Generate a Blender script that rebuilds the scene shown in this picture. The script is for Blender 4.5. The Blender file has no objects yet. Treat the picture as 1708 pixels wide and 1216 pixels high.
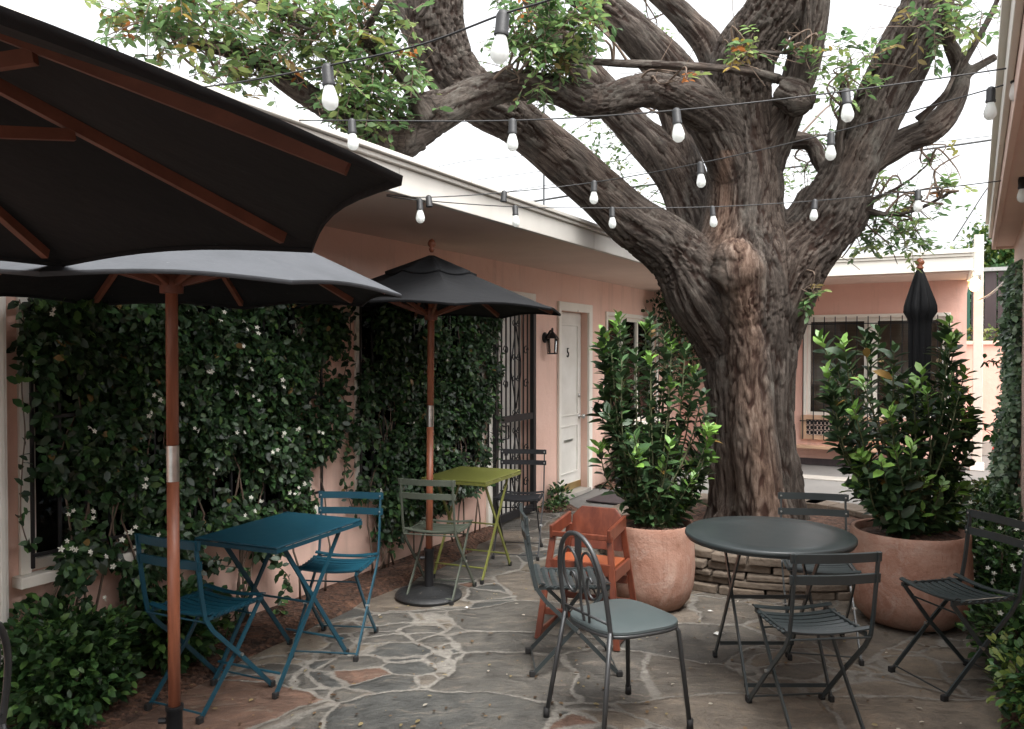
import bpy, bmesh, math, random
import numpy as np
from mathutils import Vector, Matrix, noise as mnoise
R = math.radians
random.seed(7); rng = np.random.default_rng(7)
scene = bpy.context.scene
COL = scene.collection

# ------------------------------------------------------------------ camera
F = 1350.0; CX, CY = 854.0, 608.0; EYE = 1.6; PITCH = math.atan(22 / F)
cam_d = bpy.data.cameras.new('camera'); cam = bpy.data.objects.new('camera', cam_d); COL.objects.link(cam)
cam_d.sensor_width = 36; cam_d.lens = 36 * F / 1708; cam_d.clip_end = 600; cam_d.clip_start = 0.05
cam.location = (0, 0, EYE); cam.rotation_euler = (math.pi / 2 - PITCH, 0, 0)
scene.camera = cam
scene.render.resolution_x = 1024; scene.render.resolution_y = 729

# ------------------------------------------------------------------ world, sun, exposure
SUN_EL, SUN_AZ = 62, 150       # high, veiled sun behind the camera, to its right
world = bpy.data.worlds.new('World'); scene.world = world; world.use_nodes = True
wn, wl = world.node_tree.nodes, world.node_tree.links
bg = wn['Background']; bg.inputs['Strength'].default_value = 0.15
sky = wn.new('ShaderNodeTexSky'); sky.sky_type = 'NISHITA'; sky.sun_disc = False
sky.sun_elevation = R(SUN_EL); sky.sun_rotation = R(SUN_AZ); sky.air_density = 1.0; sky.dust_density = 6.0; sky.ozone_density = 1.0
hs = wn.new('ShaderNodeHueSaturation'); hs.inputs['Saturation'].default_value = 0.12; hs.inputs['Value'].default_value = 2.1
wl.new(sky.outputs[0], hs.inputs['Color']); wl.new(hs.outputs[0], bg.inputs['Color'])
sun_d = bpy.data.lights.new('sun', 'SUN'); sun_d.energy = 0.8; sun_d.angle = R(35); sun_d.color = (1.0, 0.95, 0.88)
sun = bpy.data.objects.new('sun', sun_d); COL.objects.link(sun)
sd = Vector((math.sin(R(SUN_AZ)) * math.cos(R(SUN_EL)), math.cos(R(SUN_AZ)) * math.cos(R(SUN_EL)), math.sin(R(SUN_EL))))
sun.rotation_euler = (-sd).to_track_quat('-Z', 'Y').to_euler()
scene.view_settings.view_transform = 'Standard'; scene.view_settings.look = 'None'
scene.view_settings.exposure = 0.85; scene.view_settings.gamma = 1.0

# ------------------------------------------------------------------ placing helpers (measured off the photo, used at real distances)
def ray(px, py):
    u = (px - CX) / F; v = -(py - CY) / F; c, s = math.cos(PITCH), math.sin(PITCH)
    return Vector((u, c + v * s, -s + v * c))
def P(px, py, Y):
    d = ray(px, py); return Vector((0, 0, EYE)) + d * (Y / d.y)
def Gz(px, py, z=0.0):
    d = ray(px, py); return Vector((0, 0, EYE)) + d * ((z - EYE) / d.z)
WU = Vector((0.477, 0.879, 0)); WA = math.atan2(0.879, 0.477); W0 = Vector((-2.206, 3.606, 0))
def sW(px):
    k = (px - CX) / F; return (W0.x - W0.y * k) / (WU.y * k - WU.x)
def zW(px, py):
    Y = W0.y + WU.y * sW(px); return P(px, py, Y).z
BU = Vector((0.879, -0.477, 0)); BA = math.atan2(-0.477, 0.879); B0 = Vector((2.54, 12.35, 0))
def sB(px):
    k = (px - CX) / F; return (B0.y * k - B0.x) / (BU.x - BU.y * k)
def zB(px, py):
    return P(px, py, B0.y + BU.y * sB(px)).z

# ------------------------------------------------------------------ object helpers
def tag(o, label=None, cat=None, group=None, kind=None):
    if label: o['label'] = label
    if cat: o['category'] = cat
    if group: o['group'] = group
    if kind: o['kind'] = kind
    return o
def thing(name, label, cat, loc=(0, 0, 0), rz=0, group=None):
    o = bpy.data.objects.new(name, None); COL.objects.link(o); o.empty_display_size = 0.1
    o.location = loc; o.rotation_euler = (0, 0, rz)
    return tag(o, label, cat, group)
def link_mesh(name, me, m, parent=None):
    if m: me.materials.append(m)
    o = bpy.data.objects.new(name, me); COL.objects.link(o)
    if parent: o.parent = parent
    return o
def copy_tree(o, parent=None):
    c = o.copy(); COL.objects.link(c)
    if parent: c.parent = parent; c.matrix_parent_inverse = o.matrix_parent_inverse.copy()
    for ch in [x for x in bpy.data.objects if x.parent == o]: copy_tree(ch, c)
    return c

class MB:
    def __init__(s): s.v = []; s.f = []
    def add(s, vs, fs):
        n = len(s.v); s.v += [tuple(v) for v in vs]; s.f += [tuple(i + n for i in f) for f in fs]; return s
    def box(s, a, b, M=None):
        x0, y0, z0 = a; x1, y1, z1 = b
        vs = [Vector(p) for p in ((x0,y0,z0),(x1,y0,z0),(x1,y1,z0),(x0,y1,z0),(x0,y0,z1),(x1,y0,z1),(x1,y1,z1),(x0,y1,z1))]
        if M: vs = [M @ v for v in vs]
        return s.add(vs, [(0,3,2,1),(4,5,6,7),(0,1,5,4),(1,2,6,5),(2,3,7,6),(3,0,4,7)])
    def beam(s, p, q, w, h, up=(0, 0, 1)):
        p, q = Vector(p), Vector(q); d = (q - p).normalized(); up = Vector(up)
        sd_ = d.cross(up)
        if sd_.length < 1e-4: sd_ = d.cross(Vector((0, 1, 0)))
        sd_.normalize(); u2 = sd_.cross(d)
        vs = []
        for c in (p, q):
            for a, b in ((-1,-1),(1,-1),(1,1),(-1,1)): vs.append(c + sd_ * (a * w / 2) + u2 * (b * h / 2))
        return s.add(vs, [(0,1,2,3),(7,6,5,4),(0,4,5,1),(1,5,6,2),(2,6,7,3),(3,7,4,0)])
    def tube(s, pts, r, n=8, cap=True, closed=False):
        pts = [Vector(p) for p in pts]; k = len(pts)
        rs = r if isinstance(r, (list, tuple)) else [r] * k
        prev = None; vs = []
        for i, p in enumerate(pts):
            if closed: t = pts[(i + 1) % k] - pts[i - 1]
            else: t = pts[min(i + 1, k - 1)] - pts[max(i - 1, 0)]
            t.normalize()
            if prev is None:
                a = Vector((0, 0, 1)) if abs(t.z) < 0.9 else Vector((1, 0, 0))
                u = t.cross(a).normalized()
            else:
                u = (prev - t * prev.dot(t)); u.normalize()
            prev = u; w = t.cross(u)
            for j in range(n):
                a = 2 * math.pi * j / n; vs.append(p + (u * math.cos(a) + w * math.sin(a)) * rs[i])
        fs = []
        for i in range(k if closed else k - 1):
            i2 = (i + 1) % k
            for j in range(n):
                j2 = (j + 1) % n; fs.append((i*n+j, i*n+j2, i2*n+j2, i2*n+j))
        if cap and not closed: fs.append(tuple(range(n - 1, -1, -1))); fs.append(tuple((k-1)*n + j for j in range(n)))
        return s.add(vs, fs)
    def lathe(s, prof, c=(0, 0, 0), n=24, axis='z'):
        c = Vector(c); vs = []; m = len(prof)
        for r, z in prof:
            for j in range(n):
                a = 2 * math.pi * j / n; q = Vector((r * math.cos(a), r * math.sin(a), z))
                if axis == 'y': q = Vector((q.x, q.z, q.y))
                if axis == 'x': q = Vector((q.z, q.x, q.y))
                vs.append(c + q)
        fs = []
        for i in range(m - 1):
            for j in range(n):
                j2 = (j + 1) % n; fs.append((i*n+j, i*n+j2, (i+1)*n+j2, (i+1)*n+j))
        fs.append(tuple(range(n - 1, -1, -1))); fs.append(tuple((m-1)*n + j for j in range(n)))
        return s.add(vs, fs)
    def sphere(s, c, r, n=10, m=7, sc=(1, 1, 1)):
        prof = [(r * math.sin(math.pi * i / m) * 1.0 + (1e-4 if i in (0, m) else 0), -r * math.cos(math.pi * i / m) * sc[2]) for i in range(m + 1)]
        return s.lathe(prof, c, n)
    def prism(s, pts, z0, z1):
        n = len(pts)
        return s.add([(x, y, z0) for x, y in pts] + [(x, y, z1) for x, y in pts],
                     [tuple(range(n - 1, -1, -1)), tuple(range(n, 2 * n))] + [(i, (i+1) % n, n + (i+1) % n, n + i) for i in range(n)])
    def build(s, name, m, parent=None, smooth=False, bevel=0, M=None, auto=None):
        me = bpy.data.meshes.new(name); me.from_pydata([tuple(M @ Vector(v)) for v in s.v] if M else s.v, [], s.f)
        bm = bmesh.new(); bm.from_mesh(me); bmesh.ops.recalc_face_normals(bm, faces=bm.faces); bm.to_mesh(me); bm.free()
        if smooth: me.polygons.foreach_set('use_smooth', [True] * len(me.polygons))
        me.update()
        if auto: me.set_sharp_from_angle(angle=R(auto))
        o = link_mesh(name, me, m, parent)
        if bevel:
            b = o.modifiers.new('bevel', 'BEVEL'); b.width = bevel; b.segments = 2; b.limit_method = 'ANGLE'; b.angle_limit = R(40)
        return o

def curve_pts(pts, n=6):
    """Catmull-Rom through points (any tuple length)"""
    pts = [np.array(p, float) for p in pts]; out = []
    for i in range(len(pts) - 1):
        p0 = pts[max(i-1, 0)]; p1 = pts[i]; p2 = pts[i+1]; p3 = pts[min(i+2, len(pts)-1)]
        for j in range(n):
            t = j / n
            out.append(0.5 * ((2*p1) + (-p0+p2)*t + (2*p0-5*p1+4*p2-p3)*t*t + (-p0+3*p1-3*p2+p3)*t**3))
    out.append(pts[-1]); return out

# ------------------------------------------------------------------ materials
def nodes(name):
    m = bpy.data.materials.new(name); m.use_nodes = True
    nt = m.node_tree; return m, nt, nt.nodes, nt.links, nt.nodes['Principled BSDF']
def rgba(c): return (c[0], c[1], c[2], 1)
def ramp(n, stops):
    r = n.new('ShaderNodeValToRGB'); e = r.color_ramp.elements
    while len(e) < len(stops): e.new(0.5)
    for i, (p, c) in enumerate(stops): e[i].position = p; e[i].color = rgba(c) if hasattr(c, '__len__') else (c, c, c, 1)
    return r
def noisen(n, l, vec, scale, detail=5, rough=0.6, dist=0.0):
    t = n.new('ShaderNodeTexNoise'); t.inputs['Scale'].default_value = scale; t.inputs['Detail'].default_value = detail
    t.inputs['Roughness'].default_value = rough; t.inputs['Distortion'].default_value = dist
    if vec: l.new(vec, t.inputs['Vector'])
    return t
def mixc(n, l, fac, a, b, mode='MIX'):
    x = n.new('ShaderNodeMix'); x.data_type = 'RGBA'; x.blend_type = mode
    for sock, val in ((x.inputs[0], fac), (x.inputs[6], a), (x.inputs[7], b)):
        if hasattr(val, 'is_linked'): l.new(val, sock)
        elif hasattr(val, '__len__'): sock.default_value = rgba(val)
        else: sock.default_value = val
    return x.outputs[2]
def mathn(n, l, op, a, b=0.0, clamp=False):
    x = n.new('ShaderNodeMath'); x.operation = op; x.use_clamp = clamp
    for sock, val in ((x.inputs[0], a), (x.inputs[1], b)):
        if hasattr(val, 'is_linked'): l.new(val, sock)
        else: sock.default_value = val
    return x.outputs[0]
def bump(n, l, h, strength=0.3, dist=0.01, nrm=None):
    b = n.new('ShaderNodeBump'); b.inputs['Strength'].default_value = strength; b.inputs['Distance'].default_value = dist
    l.new(h, b.inputs['Height'])
    if nrm: l.new(nrm, b.inputs['Normal'])
    return b.outputs[0]
def pm(name, c, rough=0.6, metal=0.0, c2=None, var=0.5, scale=3.0, bstr=0.15, bscale=60, bdist=0.003, spots=None, spec=0.5, stretch=None):
    m, nt, n, l, bs = nodes(name)
    tc = n.new('ShaderNodeTexCoord'); vec = tc.outputs['Object']
    if stretch:
        mp = n.new('ShaderNodeMapping'); mp.inputs['Scale'].default_value = stretch; l.new(vec, mp.inputs['Vector']); vec = mp.outputs[0]
    t = noisen(n, l, vec, scale, 6, 0.65)
    c2 = c2 or tuple(x * 0.72 for x in c)
    rp = ramp(n, [(0.5 - var * 0.4, c2), (0.5 + var * 0.4, c)]); l.new(t.outputs['Fac'], rp.inputs[0]); colr = rp.outputs[0]
    if spots:
        t3 = noisen(n, l, vec, spots[1], 3, 0.7); r3 = ramp(n, [(spots[2], 0.0), (min(spots[2] + 0.06, 1), 1.0)]); l.new(t3.outputs['Fac'], r3.inputs[0])
        colr = mixc(n, l, r3.outputs[0], colr, spots[0])
    l.new(colr, bs.inputs['Base Color'])
    rr = n.new('ShaderNodeMapRange'); rr.inputs[3].default_value = max(rough - 0.08, 0.02); rr.inputs[4].default_value = min(rough + 0.12, 1); l.new(t.outputs['Fac'], rr.inputs[0]); l.new(rr.outputs[0], bs.inputs['Roughness'])
    bs.inputs['Metallic'].default_value = metal; bs.inputs['Specular IOR Level'].default_value = spec
    if bstr:
        t2 = noisen(n, l, vec, bscale, 4, 0.6); l.new(bump(n, l, t2.outputs['Fac'], bstr, bdist), bs.inputs['Normal'])
    return m

def m_leaf(name, rough=0.42, trans=0.25):
    m, nt, n, l, bs = nodes(name)
    a = n.new('ShaderNodeAttribute'); a.attribute_name = 'tint'
    tc = n.new('ShaderNodeTexCoord'); t = noisen(n, l, tc.outputs['Object'], 45, 3)
    colr = mixc(n, l, 0.35, a.outputs['Color'], mixc(n, l, 1.0, a.outputs['Color'], ramp_out(n, l, t, [(0.3, 0.6), (0.7, 1.3)]), 'MULTIPLY'))
    l.new(colr, bs.inputs['Base Color']); bs.inputs['Roughness'].default_value = rough
    bs.inputs['Specular IOR Level'].default_value = 0.4
    tr = n.new('ShaderNodeBsdfTranslucent'); l.new(colr, tr.inputs['Color'])
    mx = n.new('ShaderNodeMixShader'); mx.inputs[0].default_value = trans
    l.new(bs.outputs[0], mx.inputs[1]); l.new(tr.outputs[0], mx.inputs[2]); l.new(mx.outputs[0], nt.nodes['Material Output'].inputs['Surface'])
    return m
def ramp_out(n, l, t, stops):
    r = ramp(n, stops); l.new(t.outputs['Fac'], r.inputs[0]); return r.outputs[0]

def m_stucco(name, c, c2, grime=(0.28, 0.2, 0.16)):
    m, nt, n, l, bs = nodes(name)
    tc = n.new('ShaderNodeTexCoord'); v = tc.outputs['Object']
    t = noisen(n, l, v, 0.9, 7, 0.6); base = ramp_out(n, l, t, [(0.3, c2), (0.7, c)])
    mp = n.new('ShaderNodeMapping'); mp.inputs['Scale'].default_value = (5, 5, 0.5); l.new(v, mp.inputs['Vector'])
    st = noisen(n, l, mp.outputs[0], 1.2, 6, 0.7); sm = ramp_out(n, l, st, [(0.52, 0.0), (0.80, 0.42)])
    base = mixc(n, l, sm, base, grime)
    # rising dirt at the foot of the wall, a stain of its own
    sx = n.new('ShaderNodeSeparateXYZ'); l.new(v, sx.inputs[0])
    ft = mathn(n, l, 'ADD', sx.outputs['Z'], mathn(n, l, 'MULTIPLY', mathn(n, l, 'SUBTRACT', t.outputs['Fac'], 0.5), 0.5))
    fr = n.new('ShaderNodeMapRange'); fr.inputs[1].default_value = 0.0; fr.inputs[2].default_value = 0.28; fr.inputs[3].default_value = 0.5; fr.inputs[4].default_value = 0.0; l.new(ft, fr.inputs[0])
    base = mixc(n, l, fr.outputs[0], base, (0.2, 0.14, 0.11))
    l.new(base, bs.inputs['Base Color']); bs.inputs['Roughness'].default_value = 0.9; bs.inputs['Specular IOR Level'].default_value = 0.2
    b1 = noisen(n, l, v, 55, 5, 0.65); b2 = noisen(n, l, v, 6, 3, 0.5)
    nn = bump(n, l, b2.outputs['Fac'], 0.35, 0.03); l.new(bump(n, l, b1.outputs['Fac'], 0.5, 0.006, nn), bs.inputs['Normal'])
    return m

def m_flagstone():
    m, nt, n, l, bs = nodes('flagstone_paving')
    tc = n.new('ShaderNodeTexCoord'); v = tc.outputs['Object']
    w1 = noisen(n, l, v, 1.1, 2); w2 = noisen(n, l, v, 7, 4, 0.6)
    def warp(vec, t, amt):
        s = n.new('ShaderNodeVectorMath'); s.operation = 'SUBTRACT'; l.new(t.outputs['Color'], s.inputs[0]); s.inputs[1].default_value = (0.5, 0.5, 0.5)
        k = n.new('ShaderNodeVectorMath'); k.operation = 'SCALE'; l.new(s.outputs[0], k.inputs[0]); k.inputs['Scale'].default_value = amt
        a = n.new('ShaderNodeVectorMath'); a.operation = 'ADD'; l.new(vec, a.inputs[0]); l.new(k.outputs[0], a.inputs[1]); return a.outputs[0]
    w3 = noisen(n, l, v, 24, 4, 0.7); wv = warp(warp(warp(v, w1, 0.35), w2, 0.085), w3, 0.028)
    fl = n.new('ShaderNodeVectorMath'); fl.operation = 'MULTIPLY'; l.new(wv, fl.inputs[0]); fl.inputs[1].default_value = (0.86, 1.15, 0.0)
    def vor(scale, feat):
        x = n.new('ShaderNodeTexVoronoi'); x.feature = feat; x.inputs['Scale'].default_value = scale; x.inputs['Randomness'].default_value = 1.0; l.new(fl.outputs[0], x.inputs['Vector']); return x
    A, Ae, Bv, Be = vor(1.62, 'F1'), vor(1.62, 'DISTANCE_TO_EDGE'), vor(4.6, 'F1'), vor(4.6, 'DISTANCE_TO_EDGE')
    sa = n.new('ShaderNodeSeparateColor'); l.new(A.outputs['Color'], sa.inputs[0])
    sb = n.new('ShaderNodeSeparateColor'); l.new(Bv.outputs['Color'], sb.inputs[0])
    small = mathn(n, l, 'GREATER_THAN', sa.outputs[1], 0.80)
    ea = mathn(n, l, 'DIVIDE', Ae.outputs['Distance'], 1.62); eb = mathn(n, l, 'DIVIDE', Be.outputs['Distance'], 4.6)
    eb2 = mathn(n, l, 'ADD', eb, mathn(n, l, 'MULTIPLY', mathn(n, l, 'SUBTRACT', 1.0, small), 9.0))
    e = mathn(n, l, 'MINIMUM', ea, eb2)
    rnd = n.new('ShaderNodeMix'); l.new(small, rnd.inputs[0]); l.new(sa.outputs[0], rnd.inputs[2]); l.new(sb.outputs[0], rnd.inputs[3])
    wn_ = noisen(n, l, v, 2.3, 4, 0.6); wd = n.new('ShaderNodeMapRange'); wd.inputs[1].default_value = 0.3; wd.inputs[2].default_value = 0.7; wd.inputs[3].default_value = 0.0015; wd.inputs[4].default_value = 0.0150; l.new(wn_.outputs['Fac'], wd.inputs[0])
    gap = mathn(n, l, 'SUBTRACT', e, wd.outputs[0])
    mr = n.new('ShaderNodeMapRange'); mr.interpolation_type = 'SMOOTHSTEP'; mr.inputs[1].default_value = -0.004; mr.inputs[2].default_value = 0.006; l.new(gap, mr.inputs[0]); stone = mr.outputs[0]
    big = ramp(n, [(0.0, (0.098, 0.094, 0.085)), (0.22, (0.145, 0.128, 0.108)), (0.42, (0.080, 0.082, 0.078)), (0.58, (0.165, 0.14, 0.113)), (0.70, (0.105, 0.10, 0.09)), (0.84, (0.15, 0.092, 0.068)), (0.92, (0.18, 0.155, 0.122)), (1.0, (0.075, 0.074, 0.069))])
    big.color_ramp.interpolation = 'CONSTANT'; l.new(rnd.outputs[0], big.inputs[0])
    mott = noisen(n, l, v, 6, 12, 0.78, 0.5); mo = ramp_out(n, l, mott, [(0.32, (0.40, 0.39, 0.38)), (0.5, (0.80, 0.79, 0.78)), (0.70, (1.32, 1.24, 1.14))])
    c = mixc(n, l, 1.0, big.outputs[0], mo, 'MULTIPLY')
    # rust and tan bedding streaks of split slate
    mp = n.new('ShaderNodeMapping'); mp.inputs['Scale'].default_value = (0.8, 2.6, 1); mp.inputs['Rotation'].default_value = (0, 0, 0.4); l.new(wv, mp.inputs['Vector'])
    stx = noisen(n, l, mp.outputs[0], 3.2, 8, 0.72, 1.2); sr = ramp_out(n, l, stx, [(0.56, 0.0), (0.66, 0.55)])
    c = mixc(n, l, sr, c, (0.235, 0.195, 0.155))
    # where the paving runs right of the path the stones are a warmer sandy kind
    sx = n.new('ShaderNodeSeparateXYZ'); l.new(v, sx.inputs[0])
    side = n.new('ShaderNodeMapRange'); side.inputs[1].default_value = 0.5; side.inputs[2].default_value = 2.0; side.inputs[3].default_value = 0.0; side.inputs[4].default_value = 0.35
    l.new(mathn(n, l, 'ADD', sx.outputs['X'], mathn(n, l, 'MULTIPLY', sa.outputs[2], 0.9)), side.inputs[0])
    c = mixc(n, l, side.outputs[0], c, mixc(n, l, 1.0, (0.27, 0.218, 0.165), mo, 'MULTIPLY'))
    dk = noisen(n, l, v, 11, 6, 0.7); dr = ramp_out(n, l, dk, [(0.62, 0.0), (0.74, 0.6)]); c = mixc(n, l, dr, c, (0.05, 0.045, 0.04))
    mort = noisen(n, l, v, 26, 7, 0.75); mc = ramp_out(n, l, mort, [(0.3, (0.12, 0.112, 0.098)), (0.66, (0.26, 0.243, 0.213))])
    dm = noisen(n, l, v, 1.7, 5, 0.6); dmr = ramp_out(n, l, dm, [(0.36, 0.5), (0.55, 0.0)]); mc = mixc(n, l, dmr, mc, (0.15, 0.135, 0.115))
    l.new(mixc(n, l, stone, mc, c), bs.inputs['Base Color'])
    rr = ramp_out(n, l, mott, [(0.3, 0.5), (0.7, 0.85)]); l.new(rr, bs.inputs['Roughness']); bs.inputs['Specular IOR Level'].default_value = 0.35
    # relief: each stone a little higher than its joint, cleft surface
    rise = n.new('ShaderNodeMapRange'); rise.interpolation_type = 'SMOOTHERSTEP'; rise.inputs[1].default_value = -0.01; rise.inputs[2].default_value = 0.03; l.new(gap, rise.inputs[0])
    cleft = noisen(n, l, mp.outputs[0], 2.2, 9, 0.62, 1.0); fine = noisen(n, l, v, 60, 5, 0.7)
    n1 = bump(n, l, rise.outputs[0], 0.7, 0.018); n2 = bump(n, l, cleft.outputs['Fac'], 0.8, 0.06, n1)
    l.new(bump(n, l, fine.outputs['Fac'], 0.6, 0.010, n2), bs.inputs['Normal'])
    return m

def m_bark():
    m, nt, n, l, bs = nodes('tree_bark')
    r = n.new('ShaderNodeAttribute'); r.attribute_name = 'ridge'
    k = n.new('ShaderNodeAttribute'); k.attribute_name = 'bare'
    g = n.new('ShaderNodeAttribute'); g.attribute_name = 'grain'
    t = noisen(n, l, g.outputs['Vector'], 38, 7, 0.75); t2 = noisen(n, l, g.outputs['Vector'], 5, 5, 0.65)
    grey = ramp_out(n, l, t, [(0.36, (0.023, 0.017, 0.014)), (0.53, (0.074, 0.059, 0.049)), (0.70, (0.170, 0.143, 0.122))])
    furrow = mixc(n, l, t2.outputs['Fac'], (0.016, 0.012, 0.010), (0.05, 0.028, 0.02))
    rr = n.new('ShaderNodeMapRange'); rr.inputs[1].default_value = 0.28; rr.inputs[2].default_value = 0.62; l.new(r.outputs['Fac'], rr.inputs[0])
    tco = n.new('ShaderNodeTexCoord'); li = noisen(n, l, tco.outputs['Object'], 5, 6, 0.7); lr = ramp_out(n, l, li, [(0.52, 0.0), (0.66, 0.5)]); grey = mixc(n, l, lr, grey, mixc(n, l, t.outputs['Fac'], (0.07, 0.064, 0.054), (0.24, 0.225, 0.195)))
    c = mixc(n, l, rr.outputs[0], furrow, grey)
    red = ramp_out(n, l, t, [(0.36, (0.045, 0.024, 0.016)), (0.52, (0.15, 0.095, 0.068)), (0.68, (0.27, 0.195, 0.15))])
    c = mixc(n, l, k.outputs['Fac'], c, mixc(n, l, rr.outputs[0], (0.045, 0.02, 0.013), red))
    l.new(c, bs.inputs['Base Color']); bs.inputs['Roughness'].default_value = 0.9; bs.inputs['Specular IOR Level'].default_value = 0.25
    f = noisen(n, l, g.outputs['Vector'], 95, 6, 0.7); n1 = bump(n, l, t.outputs['Fac'], 1.0, 0.03); l.new(bump(n, l, f.outputs['Fac'], 0.7, 0.008, n1), bs.inputs['Normal'])
    return m

def m_wood(name, a, b, rough=0.45, sc=(1, 14, 14)):
    m, nt, n, l, bs = nodes(name)
    tc = n.new('ShaderNodeTexCoord'); mp = n.new('ShaderNodeMapping'); mp.inputs['Scale'].default_value = sc; l.new(tc.outputs['Object'], mp.inputs['Vector'])
    t = noisen(n, l, mp.outputs[0], 4, 6, 0.65, 0.6); l.new(ramp_out(n, l, t, [(0.3, a), (0.7, b)]), bs.inputs['Base Color'])
    bs.inputs['Roughness'].default_value = rough; l.new(bump(n, l, t.outputs['Fac'], 0.15, 0.003), bs.inputs['Normal']); return m

def m_mulch():
    m, nt, n, l, bs = nodes('mulch')
    tc = n.new('ShaderNodeTexCoord'); v = tc.outputs['Object']
    x = n.new('ShaderNodeTexVoronoi'); x.inputs['Scale'].default_value = 42; l.new(v, x.inputs['Vector'])
    t = noisen(n, l, v, 9, 6, 0.7)
    a = ramp_out(n, l, t, [(0.3, (0.03, 0.018, 0.012)), (0.55, (0.085, 0.042, 0.026)), (0.75, (0.16, 0.085, 0.05))])
    c = mixc(n, l, 1.0, a, ramp_d(n, l, x.outputs['Color']), 'MULTIPLY'); l.new(c, bs.inputs['Base Color']); bs.inputs['Roughness'].default_value = 0.95
    n1 = bump(n, l, x.outputs['Distance'], 0.9, 0.02); l.new(bump(n, l, t.outputs['Fac'], 0.8, 0.03, n1), bs.inputs['Normal']); return m
def ramp_d(n, l, sock):
    s = n.new('ShaderNodeSeparateColor'); l.new(sock, s.inputs[0]); r = ramp(n, [(0.0, 0.5), (1.0, 1.6)]); l.new(s.outputs[0], r.inputs[0]); return r.outputs[0]

def m_glass(name, tint=(0.86, 0.88, 0.87)):
    m, nt, n, l, bs = nodes(name)
    bs.inputs['Base Color'].default_value = rgba(tint); bs.inputs['Roughness'].default_value = 0.06; bs.inputs['Specular IOR Level'].default_value = 0.6
    tr = n.new('ShaderNodeBsdfTransparent'); tr.inputs[0].default_value = rgba(tint)
    gl = n.new('ShaderNodeBsdfGlossy'); gl.inputs['Roughness'].default_value = 0.05
    fr = n.new('ShaderNodeFresnel'); fr.inputs[0].default_value = 1.5
    mx = n.new('ShaderNodeMixShader'); l.new(fr.outputs[0], mx.inputs[0]); l.new(tr.outputs[0], mx.inputs[1]); l.new(gl.outputs[0], mx.inputs[2])
    l.new(mx.outputs[0], nt.nodes['Material Output'].inputs['Surface']); return m
def m_fabric(name, c, c2, dust=(0.2, 0.2, 0.2)):
    m, nt, n, l, bs = nodes(name)
    tc = n.new('ShaderNodeTexCoord'); v = tc.outputs['Object']
    t = noisen(n, l, v, 3, 6, 0.65); base = ramp_out(n, l, t, [(0.3, c2), (0.7, c)])
    s = noisen(n, l, v, 28, 3, 0.6); sp = ramp_out(n, l, s, [(0.74, 0.0), (0.78, 0.6)]); base = mixc(n, l, sp, base, dust)
    l.new(base, bs.inputs['Base Color']); bs.inputs['Roughness'].default_value = 0.85; bs.inputs['Specular IOR Level'].default_value = 0.25
    w = n.new('ShaderNodeTexWave'); w.inputs['Scale'].default_value = 180; l.new(v, w.inputs['Vector'])
    b2 = noisen(n, l, v, 5, 4, 0.6); n1 = bump(n, l, b2.outputs['Fac'], 0.35, 0.025); l.new(bump(n, l, w.outputs['Fac'], 0.1, 0.001, n1), bs.inputs['Normal']); return m

def m_terra():
    m, nt, n, l, bs = nodes('terracotta')
    tc = n.new('ShaderNodeTexCoord'); v = tc.outputs['Object']
    a = noisen(n, l, v, 3.2, 8, 0.7, 0.8); c = ramp_out(n, l, a, [(0.32, (0.26, 0.125, 0.085)), (0.52, (0.37, 0.215, 0.16)), (0.70, (0.44, 0.30, 0.235))])
    mp = n.new('ShaderNodeMapping'); mp.inputs['Scale'].default_value = (6, 6, 0.8); l.new(v, mp.inputs['Vector'])
    st = noisen(n, l, mp.outputs[0], 2.0, 7, 0.75, 0.4); c = mixc(n, l, ramp_out(n, l, st, [(0.55, 0.0), (0.70, 0.55)]), c, (0.21, 0.10, 0.07))
    ef = noisen(n, l, v, 7, 10, 0.8, 1.0); c = mixc(n, l, ramp_out(n, l, ef, [(0.52, 0.0), (0.68, 0.5)]), c, (0.50, 0.40, 0.34))
    sp = noisen(n, l, v, 70, 4, 0.6); c = mixc(n, l, ramp_out(n, l, sp, [(0.66, 0.0), (0.74, 0.6)]), c, (0.16, 0.09, 0.06))
    sx = n.new('ShaderNodeSeparateXYZ'); l.new(v, sx.inputs[0]); ft = mathn(n, l, 'ADD', sx.outputs['Z'], mathn(n, l, 'MULTIPLY', mathn(n, l, 'SUBTRACT', st.outputs['Fac'], 0.5), 0.35))
    fr = n.new('ShaderNodeMapRange'); fr.inputs[1].default_value = 0.02; fr.inputs[2].default_value = 0.14; fr.inputs[3].default_value = 0.6; fr.inputs[4].default_value = 0.0; l.new(ft, fr.inputs[0]); c = mixc(n, l, fr.outputs[0], c, (0.14, 0.09, 0.065))
    l.new(c, bs.inputs['Base Color']); bs.inputs['Roughness'].default_value = 0.92; bs.inputs['Specular IOR Level'].default_value = 0.2
    b1 = noisen(n, l, v, 9, 6, 0.7); n1 = bump(n, l, b1.outputs['Fac'], 0.4, 0.02); l.new(bump(n, l, sp.outputs['Fac'], 0.5, 0.006, n1), bs.inputs['Normal'])
    return m

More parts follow.
